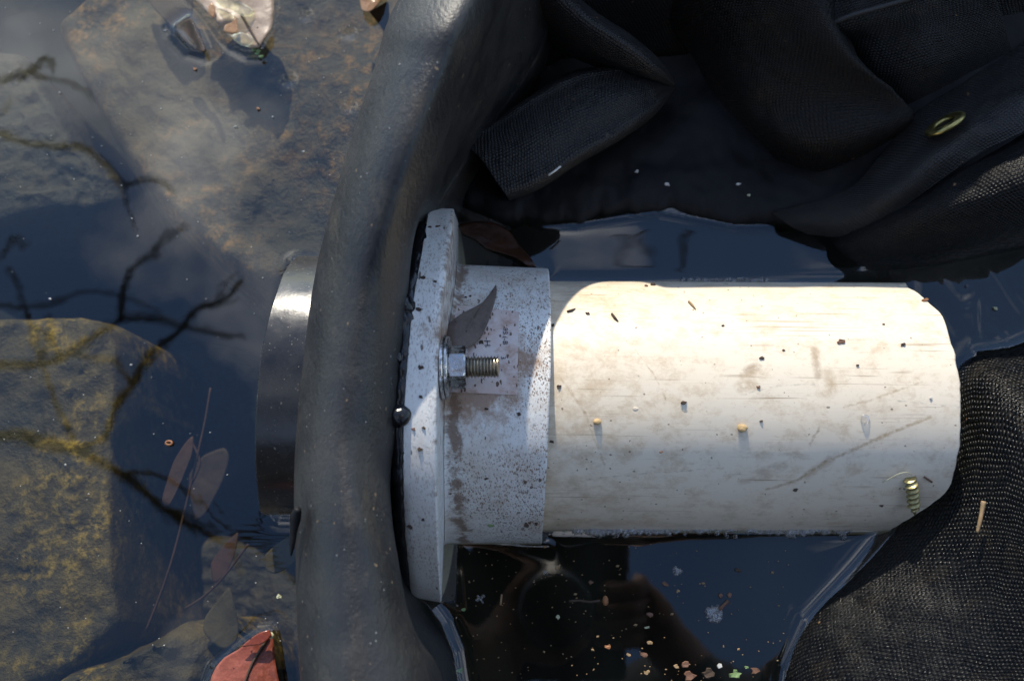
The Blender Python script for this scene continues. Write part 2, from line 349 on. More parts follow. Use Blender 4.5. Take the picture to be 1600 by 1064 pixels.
# ------------------------------------------------------------------ the fitting's axis and its cylinders
def axis(x):
    """height and depth of the pipe line at x"""
    y = np.interp(x, [-.16, -.10, -.05, 0.0, .18], [.1035, .1025, .0940, .0925, .0907]); z = np.interp(x, [-.16, -.06, 0, .18], [.0, -.003, -.004, -.0095]); return float(y), float(z)
def cyl(x, th, r):
    y, z = axis(x); return np.array([x, y + r * math.sin(th), z + r * math.cos(th)])
def solve_x(poly, th, r, x0):
    """x at which the point of angle th lies on the outline poly [(u, v)...] (given by v) of a cut seen in the photo"""
    pv = [p[1] for p in poly]; pu = [p[0] for p in poly]; x = x0
    for _ in range(25):
        u, v = proj(cyl(x, th, r)); x += (np.interp(v, pv, pu) - u) / 4600.
    return x
def on_cyl(u, v, r, lift=0.0):
    """point where the line of sight at (u, v) meets a cylinder round the axis"""
    d = ray(u, v); o = np.array([0, 0, H]); k = .2
    for s in np.linspace(.2, .6, 1601):
        p = o + d * s; y, z = axis(p[0])
        if math.hypot(p[1] - y, p[2] - z) <= r + lift: return p
    return P(u, v, 0)
def th_at(u, v, r, x0):
    p = on_cyl(u, v, r); y, z = axis(p[0]); return math.atan2(p[1] - y, p[2] - z)

PR, CR0, CR1, FR, RR = .057, .0638, .0628, .0890, .0600
NTH = 144
TH = np.linspace(-math.pi, math.pi, NTH, endpoint=False)
def cut(poly, r, x0, lo=-1.9, hi=1.9):
    xs = []
    for a in TH:
        b = min(max(a, lo), hi); xs.append(solve_x(poly, b, r, x0))
    return np.array(xs)
def smooth_closed(a, n=3):
    for _ in range(n): a = (np.roll(a, 1) + 2 * a + np.roll(a, -1)) / 4
    return a

fit = empty('pipe_fitting', (-.055, .0945, 0))
tag(fit, 'white plastic flanged collar with a rusty nut and bolt, clamped to the black rubber', 'pipe fitting')
pip = empty('plastic_pipe', (.1, .0915, 0))
tag(pip, 'sunlit cream plastic pipe stub with scratches and a screw near its cut end', 'pipe')

# collar end, flange edges, pipe end, as angles round the axis
col_end = smooth_closed(cut([(852, 400), (858, 425), (861, 480), (861, 560), (858, 640), (855, 720), (850, 800), (846, 850)], CR1, -.003, -1.5, 1.2))
fl_r = smooth_closed(cut([(710, 325), (700, 400), (690, 470), (685, 540), (682, 620), (682, 760), (685, 850), (690, 940), (693, 990)], FR, -.045, -1.75, 1.3), 4)
fl_l = smooth_closed(cut([(668, 325), (655, 400), (642, 470), (634, 560), (628, 640), (627, 740), (631, 840), (640, 925), (645, 990)], FR, -.06, -1.75, 1.3), 4)
fxr, fxl = float(np.mean(fl_r[40:104])), float(np.mean(fl_l[40:104]))
pe = smooth_closed(cut([(1405, 430), (1418, 446), (1440, 461), (1474, 492), (1490, 545), (1500, 590), (1503, 640), (1500, 700), (1484, 768), (1440, 800), (1400, 823), (1385, 835)], PR, .15, -1.45, 1.45), 1)
jag = np.array([.0007 * mnoise.noise(Vector((math.cos(a) * 14, math.sin(a) * 14, 3))) for a in TH])
notch = np.array([-.0032 * math.exp(-((a - 1.02) / .05) ** 2) for a in TH])
pe = pe + jag + notch
ringl = smooth_closed(cut([(470, 395), (452, 410), (440, 430), (420, 490), (408, 545), (402, 600), (398, 660), (398, 720), (401, 760), (406, 805)], RR, -.12, -1.5, 1.3), 4)

TAN, BRN, GRY = (.36, .23, .10), (.24, .14, .06), (.32, .29, .24)
MARKS = [([(1197, 764), (1246, 750), (1290, 721), (1383, 680), (1453, 651)], 0.0012, 0.82, TAN), ([(1262, 742), (1296, 718)], 0.0026, 0.48, TAN), ([(1150, 619), (1214, 603), (1272, 600)], 0.0008, 0.85, GRY), ([(1319, 636), (1368, 622), (1441, 597)], 0.0010, 0.77, TAN),
         ([(1272, 546), (1278, 587)], 0.0024, 0.50, BRN), ([(1293, 581), (1300, 610)], 0.0032, 0.42, TAN), ([(1383, 624), (1499, 636)], 0.0008, 0.82, GRY), ([(1249, 633), (1298, 630)], 0.0006, 0.82, BRN), ([(1281, 668), (1265, 694)], 0.0010, 0.85, BRN), ([(1230, 710), (1290, 727), (1325, 741)], 0.0006, 0.82, BRN),
         ([(945, 500), (993, 548), (1022, 586), (1040, 624)], 0.0008, 0.82, TAN), ([(985, 545), (1012, 590), (1024, 640), (1028, 685)], 0.0006, 0.71, TAN), ([(878, 592), (913, 644), (945, 727)], 0.0010, 0.61, TAN), ([(1158, 604), (1174, 600)], 0.0036, 0.48, TAN), ([(1168, 579), (1182, 573)], 0.0026, 0.48, BRN), ([(1160, 588), (1176, 584)], 0.0020, 0.42, TAN),
         ([(880, 753), (960, 744), (1040, 737), (1130, 731)], 0.0008, 0.61, BRN), ([(1070, 676), (1118, 675)], 0.0006, 0.85, BRN), ([(1120, 640), (1200, 630), (1240, 622)], 0.0006, 0.61, TAN), ([(1010, 728), (1060, 737)], 0.0008, 0.71, BRN), ([(1190, 737), (1222, 728)], 0.0032, 0.33, BRN), ([(1160, 752), (1200, 745)], 0.0024, 0.30, BRN), ([(1195, 519), (1212, 512)], 0.0028, 0.36, TAN), ([(1290, 510), (1330, 498)], 0.0006, 0.51, GRY), ([(1320, 700), (1460, 690)], 0.0006, 0.51, GRY)]
M['pipe'] = m_pipe()
def shell(name, mt, parent, sections, closed_end=None):
    """surface of revolution: sections = list of (xs per angle or scalar, radius)"""
    V, UV = [], []
    for xs, r in sections:
        for i, a in enumerate(TH):
            x = xs[i] if hasattr(xs, '__len__') else xs
            V.append(cyl(x, a, r)); UV.append((x, a * .06 + (r * .9 if len(sections) < 9 else 0)))
    F = grid_faces(len(sections), NTH, True)
    o = mesh_obj(name, V, F, mt, parent, True)
    # texture coordinates per corner so that the seam stays under water
    me = o.data; l = me.uv_layers.new(name='UVMap'); k = 0
    for p in me.polygons:
        ids = [me.loops[i].vertex_index for i in p.loop_indices]; wrap = any(i % NTH == 0 for i in ids) and any(i % NTH == NTH - 1 for i in ids)
        for li, vi in zip(p.loop_indices, ids):
            a = TH[vi % NTH] + (2 * math.pi if wrap and vi % NTH == 0 else 0); sec = sections[vi // NTH]
            x = V[vi][0]; l.data[li].uv = (x + .02 + (sec[1] - .06) * 1.0, a * .06)
    return o
def auto_sharp(o, deg=35):
    me = o.data; bm = bmesh.new(); bm.from_mesh(me)
    for e in bm.edges:
        if len(e.link_faces) == 2 and e.calc_face_angle(0) > math.radians(deg): e.smooth = False
    bm.to_mesh(me); bm.free()

def lerp_x(a, b, f): return np.asarray(a) * (1 - f) + np.asarray(b) * f
one = np.ones(NTH)
pl = one * -.018
secs = [(lerp_x(pl, pe, f), PR) for f in np.linspace(0, 1, 60)[:-1]] + [(pe - .0006, PR), (pe, PR - .0006), (pe, PR - .0056), (pe - .004, PR - .006), (pl, PR - .006)]
auto_sharp(shell('pipe_wall', M['pipe'], pip, secs), 40)
cl0 = fl_r - .001
secs = [(lerp_x(fl_r + .0002, col_end, 0), CR0 + .0018), (fl_r + .0007, CR0 + .0007), (fl_r + .0020, CR0 + .0001)] + [(lerp_x(fl_r + .003, col_end, f), CR0 * (1 - f) + CR1 * f) for f in np.linspace(0.05, 1, 24)[:-1]] + [(col_end - .0005, CR1), (col_end, CR1 - .0005), (col_end, PR + .0002), (fl_r, PR + .0004)]
auto_sharp(shell('collar', M['collar'], fit, secs), 40)
secs = [(fl_l + .001, CR0 - .02), (fl_l, FR - .0012), (fl_l + .0009, FR), (lerp_x(fl_l, fl_r, .3), FR), (lerp_x(fl_l, fl_r, .7), FR), (fl_r - .0006, FR), (fl_r - .0001, FR - .0006), (fl_r, FR - .0009), (fl_r, FR - .004), (fl_r, CR0 + .001)]
auto_sharp(shell('flange', M['flange'], fit, secs), 50)
secs = [(one * -.085, RR)] + [(lerp_x(one * -.085, ringl, f), RR) for f in (.3, .6, .9)] + [(ringl + .0006, RR), (ringl, RR - .0006), (ringl, RR - .006), (ringl + .02, RR - .0062)]
auto_sharp(shell('inlet_ring', M['ring'], fit, secs), 40)
tag(fit.children[-1] if fit.children else fit)

# thin washer and gasket beads of black sealant between flange and rubber
def blob(name, mt, parent, c, rad, seed=0, sub=3, amp=.25, fr=1.0, noise_s=1.2):
    bm = bmesh.new(); bmesh.ops.create_icosphere(bm, subdivisions=sub, radius=1)
    for v in bm.verts:
        k = 1 + amp * fbm(v.co * noise_s + Vector((seed * 3.1, seed * 1.7, 0)), 1.0, 3)
        v.co = Vector((c[0] + v.co.x * rad[0] * k, c[1] + v.co.y * rad[1] * k, c[2] + v.co.z * rad[2] * k))
    return bm_obj(name, bm, mt, parent)
bead = []
for v in list(range(350, 940, 7)):
    a = th_at(np.interp(v, [330, 470, 640, 740, 930], [668, 641, 628, 627, 640]), v, FR, 0)
    x = float(np.interp(a, TH, fl_l)); p = cyl(x - .0012 + .0012 * mnoise.noise(Vector((v * .08, 0, 1))), a, FR - .0022 + .0012 * mnoise.noise(Vector((v * .11, 5, 1)))); bead.append(p)
tube('sealant', bead, [.0028 + .0010 * mnoise.noise(Vector((i * .6, 2, 0))) for i in range(len(bead))], M['sealant'], fit, 10)
for (u, v, r, sd) in ((637, 648, .0046, 1), (643, 480, .0040, 2), (634, 560, .0026, 3), (641, 500, .003, 4)):
    p = on_cyl(u, v, FR, .001); blob('sealant_blob', M['sealant'], fit, p - np.array([.0035, 0, .0012]), (r, r * (1.5 if sd in (2, 4) else 1.0), r * .7), sd, 3, .12 if sd == 1 else .5)

# bolt on the flange's face
fx = None
def on_face(u, v, x):
    d = ray(u, v); k = x / d[0]; return np.array([0, 0, H]) + d * k
bx = float(np.interp(0.0, TH, fl_r))
bolt_c = None
for th in np.linspace(-.4, .5, 300):
    q = cyl(bx + .006, th, .0757)
    if bolt_c is None or abs(proj(q)[1] - 574) < abs(proj(bolt_c)[1] - 574): bolt_c = q
bc = np.array([bx, bolt_c[1], bolt_c[2]])
bolt = empty('bolt', bc); bolt.parent = fit; bolt.matrix_parent_inverse = Matrix.Translation(fit.location).inverted()
def ringsec(name, mt, parent, prof, seg=48, hexa=False, rot=0.0):
    V = []
    for x, r in prof:
        for k in range(seg):
            a = 2 * math.pi * k / seg; rr = r
            V.append(bc + np.array([x, rr * math.sin(a), rr * math.cos(a)]))
    o = mesh_obj(name, V, grid_faces(len(prof), seg, True), mt, parent); auto_sharp(o, 30); return o
for x0, r in ((.0000, .0126), (.0016, .0120)):
    ringsec('washer', M['steel'], bolt, [(x0, .004), (x0, r - .0003), (x0 + .0003, r), (x0 + .0011, r), (x0 + .0014, r - .0003), (x0 + .0014, .004)])
V = []
hx = .0084
for x, r, ch in ((.0031, .0040, 0), (.0031, .0075, 0), (.0036, hx, 0), (.0088, hx, 0), (.0095, .0074, 0), (.0095, .0040, 0)):
    for k in range(48):
        a = 2 * math.pi * k / 48; m6 = ((a + math.radians(38)) % (math.pi / 3)) - math.pi / 6; rr = r
        if r == hx: rr = hx * math.cos(math.pi / 6) / math.cos(m6) * 1.0
        else: rr = min(r, hx * math.cos(math.pi / 6) / math.cos(m6))
        V.append(bc + np.array([x, rr * math.sin(a), rr * math.cos(a)]))
o = mesh_obj('nut', V, grid_faces(6, 48, True), M['steel'], bolt); auto_sharp(o, 20)
prof = [(.006, .004)]
x = .0095
while x < .0212: prof += [(x, .0034), (x + .0006, .00425), (x + .0008, .00425)]; x += .00125
prof += [(.0216, .0036), (.0219, .0030), (.0219, .0002)]
ringsec('threaded_rod', M['thread'], bolt, prof, 24)

# sticker with remnants of print, wrapped on the collar
def wrap_patch(name, mt, parent, px, lift, n=14, m=14):
    (u0, v0), (u1, v1), (u2, v2), (u3, v3) = px; g = np.zeros((n, m, 3))
    for i in range(n):
        for j in range(m):
            a, b = i / (n - 1), j / (m - 1)
            u = (u0 * (1 - b) + u1 * b) * (1 - a) + (u3 * (1 - b) + u2 * b) * a; v = (v0 * (1 - b) + v1 * b) * (1 - a) + (v3 * (1 - b) + v2 * b) * a
            p = on_cyl(u, v, (CR0 + CR1) / 2 + .0001); y, z = axis(p[0]); th = math.atan2(p[1] - y, p[2] - z); r = np.interp(p[0], [bx, float(np.mean(col_end))], [CR0, CR1])
            w = .0003 * mnoise.noise(Vector((u * .05, v * .05, 0))); e_ = max(abs(a - .5), abs(b - .5)) > .49
            g[i, j] = cyl(p[0], th, r + lift + max(0, w))
    return mesh_obj(name, g.reshape(-1, 3), grid_faces(n, m), mt, parent, True, arc_uv(g))
stk = wrap_patch('sticker', M['label'], fit, ((700, 478), (811, 487), (808, 617), (690, 612)), .00035)
def wrap_text(txt, u, v, size, rot, parent):
    cu = bpy.data.curves.new('print', 'FONT'); cu.body = txt; cu.size = 1; ob = bpy.data.objects.new('tmp', cu); col.objects.link(ob)
    me = bpy.data.meshes.new_from_object(ob.evaluated_get(bpy.context.evaluated_depsgraph_get())); bpy.data.objects.remove(ob)
    c, s = math.cos(rot), math.sin(rot)
    for w in me.vertices:
        px, py = w.co.x * size, w.co.y * size
        q = on_cyl(u + px * c + py * s, v + px * s - py * c, .0634); y, z = axis(q[0]); th = math.atan2(q[1] - y, q[2] - z); r = np.interp(q[0], [bx, float(np.mean(col_end))], [CR0, CR1])
        w.co = Vector(cyl(q[0], th, r + .0008))
    me.materials.append(M['print']); o = bpy.data.objects.new('print', me); col.objects.link(o); o.parent = parent
    return o
wrap_text('95.(-B', 786, 513, 11, math.pi / 2, stk); wrap_text('3', 783, 557, 11, math.pi / 2, stk)
wrap_text('|III|', 768, 562, 12, math.pi / 2, stk); wrap_text('-H', 757, 528, 14, math.pi / 2, stk)

# screw through the pipe near its cut end
p0 = on_cyl(1419, 746, PR, -.0005); p1 = on_cyl(1424, 803, PR, .0030)
ax = (p1 - p0); L = np.linalg.norm(ax); ax /= L
a1 = np.cross(ax, [0, 0, 1.]); a1 /= np.linalg.norm(a1); b1 = np.cross(ax, a1)
p0 = p0 - b1 * 0 ; V = []; n = 120; seg = 16
lift = np.array([0, -.001, .0034])
for i in range(n):
    s = i / (n - 1); core = .0018 if s < .74 else .0018 * max(.03, 1 - (s - .74) / .26)
    for k in range(seg):
        w = 2 * math.pi * k / seg; ph = (s * 7.5 - k / seg) % 1.0; th_ = max(0, 1 - abs(ph - .5) / .30)
        r = core + .0008 * th_ * (1 if s < .8 else max(.2, 1 - (s - .8) / .22)) * 1.15
        V.append(p0 + lift * (.35 + .65 * min(1, s * 5)) + ax * L * s + r * (a1 * math.cos(w) + b1 * math.sin(w)))
mesh_obj('screw', V, grid_faces(n, seg, True) + [tuple(range(seg))], M['zinc'], pip)

# ------------------------------------------------------------------ the rubber rim and the liner behind the flange
RIM = [  # v, left edge, crest, right edge of the roll, inner edge of the wall, height of the roll, height of the inner edge
    (0, 622, 728, 786, 868, .136, .045), (100, 587, 688, 740, 830, .134, .04), (230, 545, 638, 690, 738, .128, .038), (350, 511, 600, 652, 669, .119, .046), (450, 489, 576, 638, 645, .110, .046),
    (600, 470, 552, 630, 640, .103, .045), (680, 463, 547, 623, 634, .102, .045), (740, 460, 547, 611, 634, .101, .045), (800, 460, 550, 612, 636, .101, .035), (870, 462, 554, 620, 640, .101, .02), (940, 463, 558, 632, 652, .102, .006), (1000, 466, 560, 652, 692, .103, .003), (1064, 470, 562, 672, 715, .104, .003), (1300, 500, 600, 700, 740, .106, .004), (1600, 590, 690, 780, 830, .108, .006)]
def rim_sections():
    roll, wall = [], []
    for v, ul, uc, ur, ui, zt, zi in RIM:
        q = []
        A = P(ul, v, zt - .021)
        q.append(A + np.array([.010, 0, -(zt - .021) - .06])); q.append(A + np.array([.010, 0, -(zt - .021) + .0])); q.append(A + np.array([.008, 0, -.026])); q.append(A + np.array([.0012, 0, -.008])); q.append(A)
        q.append(P(ul + (uc - ul) * .30, v, zt - .0075)); q.append(P(ul + (uc - ul) * .68, v, zt - .0008)); q.append(P(uc, v, zt)); q.append(P(uc + (ur - uc) * .42, v, zt - .0050)); q.append(P(uc + (ur - uc) * .82, v, zt - .0155)); q.append(P(ur, v, zt - .026))
        q.append(q[-1] + np.array([-.004, 0, -.012])); q.append(q[-1] + np.array([-.008, 0, -.01]))
        roll.append(q)
        B = P(ur - 6, v, zt - .026) + np.array([-.003, 0, -.004]); C_ = P(ui, v, zi); w = [B + np.array([-.003, 0, .006]), B * .85 + C_ * .15 + np.array([-.0005, 0, .0]), B * .5 + C_ * .5 + np.array([-.001, 0, -.002]), B * .2 + C_ * .8 + np.array([-.001, 0, -.001]), C_, C_ + np.array([.0005, 0, -.010]), C_ + np.array([-.004, 0, -.03 - zi]), C_ + np.array([-.004, 0, -.16])]
        wall.append(w)
    # beyond the picture the hoop bends on to the right
    up = ((.60, .30, -.03), (.45, .20, -.02), (.30, .120, -.010), (.18, .064, -.020), (.08, .026, -.022))
    ro = [[p + np.array([dx, dy, dz]) for p in roll[0]] for dy, dx, dz in up]; wa = [[p + np.array([dx, dy, dz * max(0, 1 - k / 6.)]) for k, p in enumerate(wall[0])] for dy, dx, dz in up]
    return ro + roll, wa + wall
roll, wall = rim_sections()
rim = empty('rubber_rim', P(540, 600, 0)); tag(rim, 'thick black rubber liner edge rolled over a hoop, dividing the stones from the white pipe', 'rubber rim')
g = spline_grid(roll, 380, 90)
for i in range(g.shape[0]):
    for j in range(g.shape[1]):
        p = g[i, j]; u, v = 0, 0
        f = fbm((p[0], p[1], p[2]), 26, 3); k = .00012
        if p[1] < .13: k = .0005                                     # slack, lumpy lower part
        d = max(0, 1 - abs(j - 58) / 26.)
        p[2] += k * f; p[0] += k * .9 * f * (j > 30)
        # dent beside the flange and long soft creases
        e = math.exp(-((p[1] - .058) / .013) ** 2) * d; p[0] -= .0015 * e; p[2] -= .0020 * e
        e2 = math.exp(-((p[1] - .012) / .016) ** 2) * max(0, 1 - abs(j - 62) / 16.); p[0] += .0020 * e2
        e3 = 0 * math.exp(-((p[1] - .140) / .022) ** 2) * max(0, 1 - abs(j - 64) / 12.); p[0] -= .0020 * e3
mesh_obj('rolled_edge', g.reshape(-1, 3), grid_faces(*g.shape[:2]), M['rubber'], rim)
g = spline_grid(wall, 260, 44)
for i in range(g.shape[0]):
    for j in range(4, g.shape[1]):
        p = g[i, j]; f = fbm((p[0] + 3, p[1], p[2]), 30, 3); p[2] += .0008 * f; p[0] += .0006 * f
mesh_obj('inner_wall', g.reshape(-1, 3), grid_faces(*g.shape[:2]), M['rubber'], rim)
q = [P(468, 795, .093), P(464, 808, .091), P(461, 830, .090), P(459, 850, .089), P(457, 868, .088)]
tube('torn_flap', [a + np.array([-.0002, 0, .001]) for a in q], [.0012, .0020, .0013, .0010, .0003], M['black'], rim, 8, 20)

# ------------------------------------------------------------------ bed, stones
def big_sheet(name, z, mt, size=3.0, n=90, amp=.0, kind='structure', x0=-.05, y0=.12, hole=None):
    s = np.sinh(np.linspace(-3.2, 3.2, n)); s = s / s.max() * size; V = []
    for y in s:
        for x in s: V.append((x0 + x, y0 + y, z + amp * fbm((x, y, 0), 6, 4)))
    o = mesh_obj(name, V, grid_faces(n, n), mt); o['kind'] = kind; return o
big_sheet('stream_bed', -.20, M['silt'], 6, 110, .03)
V = []
for i in range(50):
    for j in range(70):
        a, b = i / 49, j / 69; x = -7 + 14 * b; y = -1.45 - 3.2 * a - .12 * (x * x) * 0 + .25 * fbm((x, a, 3), .8, 3); V.append((x, y, -.4 + 3.0 * a ** .75 + .22 * fbm((x, y, 1), 1.3, 5)))
bk = mesh_obj('added_bank', V, grid_faces(50, 70), M['rock_c']); bk['kind'] = 'structure'  # unseen slope added to block low sky light from the photographer's side
def interp_closed(pts, n):
    p = np.asarray(pts, float); q = np.vstack([p[-1:], p, p[:2]]); out = []
    for s in np.linspace(0, len(p), n, endpoint=False):
        i = int(s); f = s - i; a, b, c, d = q[i], q[i + 1], q[i + 2], q[(i + 3) if i + 3 < len(q) else (i + 3 - len(p))]
        t_ = .35; m1, m2 = t_ * (c - a), t_ * (d - b)
        out.append((2 * f ** 3 - 3 * f * f + 1) * b + (f ** 3 - 2 * f * f + f) * m1 + (-2 * f ** 3 + 3 * f * f) * c + (f ** 3 - f * f) * m2)
    return np.array(out)
def stone(outline, zt, label, mt, tilt=(0, 0), depth=.16, seed=0, amp=.010, shoulder=.72, n=110, rings=34):
    """boulder whose upper outline is given in pixels at depth zt"""
    B = np.array([P(u, v, zt)[:2] for u, v in outline]); B = interp_closed(B, n); c = B.mean(axis=0)
    V = []; R = np.concatenate([np.linspace(0.02, 1, rings), [1.03, 1.05, 1.04, .98]])
    for ri, s in enumerate(R):
        for k in range(n):
            q = c + (B[k] - c) * s; x, y = q
            if ri < rings:
                e = max(0, (s - shoulder) / (1 - shoulder)); z = zt - .022 * e ** 2.4
            else: z = zt - .022 - depth * (ri - rings + 1) / 4
            f = fbm((x + seed, y + seed * .7, z), 16, 5); w = .4 + .6 * min(1, s * 1.2)
            z += amp * f * w + tilt[0] * (x - c[0]) + tilt[1] * (y - c[1]); z += .25 * amp * fbm((x, y + seed, 1), 90, 3)
            V.append((x + .3 * amp * f * (s > .6), y + .3 * amp * mnoise.noise(Vector((x * 30, y * 30, seed))) * (s > .6), min(z, -.0035)))
    F = grid_faces(len(R), n, True) + [tuple(range(n))[::-1]]
    o = mesh_obj('submerged_stone', V, F, mt); tag(o, label, 'stone'); return o
stone([(60, 10), (130, -60), (330, -120), (560, -80), (690, 60), (690, 300), (560, 440), (470, 470), (410, 462), (340, 410), (265, 345), (200, 270), (150, 190), (100, 100)], -.020, 'large angular brown stone under water at the top, behind the tan leaf', M['rock_a'], (.05, -.05), seed=1, shoulder=.85)
stone([(-160, 90), (0, 60), (60, 110), (120, 200), (180, 262), (190, 300), (150, 335), (60, 360), (-160, 380)], -.034, 'dim grey brown stone under water at the upper left corner', M['rock_c'], seed=4)
stone([(-200, 480), (-40, 484), (70, 478), (150, 492), (183, 520), (186, 620), (180, 720), (182, 850), (192, 960), (180, 1010), (60, 1080), (-200, 1080)], -.018, 'large olive brown stone with a straight right side, under water at the left edge', M['rock_b'], (.02, .0), seed=7, shoulder=.9)
stone([(40, 1075), (110, 1035), (200, 1000), (262, 968), (310, 972), (345, 1010), (360, 1064), (340, 1180), (180, 1220), (20, 1160)], -.012, 'small rounded olive stone under water at the bottom, left of the red leaf', M['rock_b'], seed=9, shoulder=.5)
stone([(240, 850), (330, 830), (440, 850), (500, 900), (500, 1000), (420, 1080), (280, 1040), (230, 940)], -.115, 'deep dark stone under water between the olive stones and the rubber rim', M['rock_c'], seed=12)
stone([(200, 560), (300, 520), (420, 560), (440, 680), (380, 780), (260, 760), (200, 680)], -.13, 'deep dark stone under water left of the black inlet ring', M['rock_c'], seed=15)

# ------------------------------------------------------------------ leaves
def leaf(name, outline, zf, mt, label, cat='leaf', midrib=None, curl=0., th=.0004, seed=0, rings=10, n=90, group=None, amp=.0006, conv=None, parent=None):
    """leaf blade whose edge is given in pixels; zf(u, v) its height, or conv(u, v) -> point"""
    pt = conv or (lambda u, v: P(u, v, zf(u, v)))
    B = interp_closed(np.array(outline, float), n); c = B.mean(axis=0); V = []
    for s in np.linspace(.03, 1, rings):
        for k in range(n):
            u, v = c + (B[k] - c) * s; p = pt(u, v); p = p + np.array([0, 0, amp * fbm((p[0], p[1], seed), 90, 4) + curl * s * s]); V.append(p)
    o = mesh_obj(name, V, grid_faces(rings, n, True) + [tuple(range(n))[::-1]], mt, parent); solidify(o, th, 0)
    if label: tag(o, label, cat, group)
    if midrib:
        pts = [pt(u, v) + np.array([0, 0, .0006]) for u, v in midrib]
        tube('midrib', pts, np.linspace(.0008, .0004, len(pts)), M['f_dark'], o, 6, 24)
    return o
flat = lambda z: (lambda u, v: z)
# big tan leaf, partly afloat
tl = leaf('fallen_leaf', [(300, -8), (318, 12), (337, 34), (352, 52), (372, 68), (390, 76), (400, 75), (405, 74), (413, 62), (424, 44), (428, 20), (426, -8), (405, -60), (360, -85), (310, -60)], lambda u, v: .0022 + .0040 * math.exp(-((u - 415) / 26) ** 2) + .0022 * math.exp(-((u - 345) / 16) ** 2 - ((v - 30) / 14) ** 2) - .0026 * math.exp(-((u - 362) / 16) ** 2 - ((v - 48) / 14) ** 2) - .003 * math.exp(-((u - 372) / 22) ** 2 - ((v - 8) / 16) ** 2), M['leaf_tan'],
          'pale tan dry leaf floating at the top edge with a dark midrib', seed=1, midrib=[(378, 25), (388, 42), (396, 56), (405, 71)], amp=.0010)
for px in ([(352, 40), (362, 36), (368, 26), (371, 38), (372, 52), (362, 54), (350, 50)], [(326, 10), (332, 4), (336, 14), (334, 30), (326, 22)]):
    leaf('wet_patch', px, flat(.0062), M['leaf_wet'], None, parent=tl, n=30, rings=4, amp=.0003)
for px in ([(334, -6), (352, -8), (372, 2), (388, 10), (398, 18), (392, 26), (378, 26), (362, 16), (344, 10)], [(362, 58), (374, 52), (386, 54), (396, 62), (388, 73), (374, 70)]):
    leaf('water_film', px, flat(.0071), M['water'], None, parent=tl, n=40, rings=4, amp=.0008)
for i, (u, v) in enumerate(((397, 78), (402, 84), (408, 89), (404, 80))):
    blob('green_bit', M['f_green'], tl, P(u, v, .003), (.0012, .0009, .0006), i, 2, .4)
leaf('fallen_leaf', [(560, -30), (563, 6), (566, 16), (574, 19), (583, 15), (592, 6), (600, -8), (596, -30)], lambda u, v: .0035 + .003 * math.sin((u - 560) / 40 * 3.1), M['leaf_wet'], 'curled dark brown leaf tip at the top edge beside the rubber rim', seed=3)
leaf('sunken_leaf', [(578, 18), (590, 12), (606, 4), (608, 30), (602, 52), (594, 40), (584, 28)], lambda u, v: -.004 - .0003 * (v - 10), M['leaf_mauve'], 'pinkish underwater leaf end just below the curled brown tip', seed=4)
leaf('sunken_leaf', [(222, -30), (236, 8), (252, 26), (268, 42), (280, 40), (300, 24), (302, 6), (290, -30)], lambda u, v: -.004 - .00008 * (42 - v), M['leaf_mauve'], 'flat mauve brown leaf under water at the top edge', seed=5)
cu = leaf('fallen_leaf', [(276, 42), (286, 34), (296, 30), (303, 36), (308, 48), (316, 64), (322, 78), (318, 82), (310, 80), (298, 72), (286, 62), (278, 52)], lambda u, v: .0004 + .0042 * math.exp(-((u - (302 + (v - 40) * .4)) / 7) ** 2), M['f_dark'], 'small curled black leaf tip poking from the water left of the tan leaf', seed=6)
for i in range(10): blob('water_bead', M['bubble'], cu, P(302 + i * 1.9, 38 + i * 4.2, .0050), (.00045,) * 3, i, 1, 0)
# red leaf, bottom
rl = leaf('fallen_leaf', [(330, 1062), (338, 1042), (352, 1026), (372, 1014), (392, 1000), (404, 991), (418, 988), (426, 992), (428, 1006), (430, 1030), (436, 1070), (430, 1120), (380, 1150), (335, 1110)], lambda u, v: .0014 + .0035 * math.sin(max(0, min(1, (u - 330) / 100)) * 3.0) * .8 + .0012, M['leaf_red'], 'brick red leaf floating at the bottom edge left of the rubber rim', seed=8, amp=.0012, midrib=[(420, 994), (408, 1014), (395, 1036), (384, 1064), (376, 1090)])
leaf('torn_flap', [(378, 1010), (392, 997), (406, 988), (420, 984), (424, 992), (418, 1000), (408, 1006), (394, 1008)], flat(.0088), M['leaf_red_wet'], None, parent=rl, n=40, rings=5)
blob('green_bit', M['f_pale'], rl, P(424, 993, .007), (.0012, .0014, .0006), 3, 2, .5)
# leaf on the collar behind the nut
def collar_pt(u, v):
    p = on_cyl(u, v, .0634); k = .0012 + .0045 * math.exp(-((u - 712) / 26) ** 2) + .0012 * math.exp(-((v - 452) / 18) ** 2); y, z = axis(p[0]); d = np.array([0, p[1] - y, p[2] - z]); d /= np.linalg.norm(d)
    d2 = -ray(u, v); return p + d2 * k * 1.15
leaf('fallen_leaf', [(775, 446), (776, 458), (771, 478), (763, 502), (754, 522), (741, 538), (724, 547), (706, 552), (693, 546), (692, 526), (697, 512), (708, 500), (722, 490), (738, 482), (752, 474), (764, 462), (771, 452)], None, M['leaf_brown'], 'grey brown pointed leaf stuck on the white collar behind the nut', conv=collar_pt, seed=11, amp=.0004, n=110)
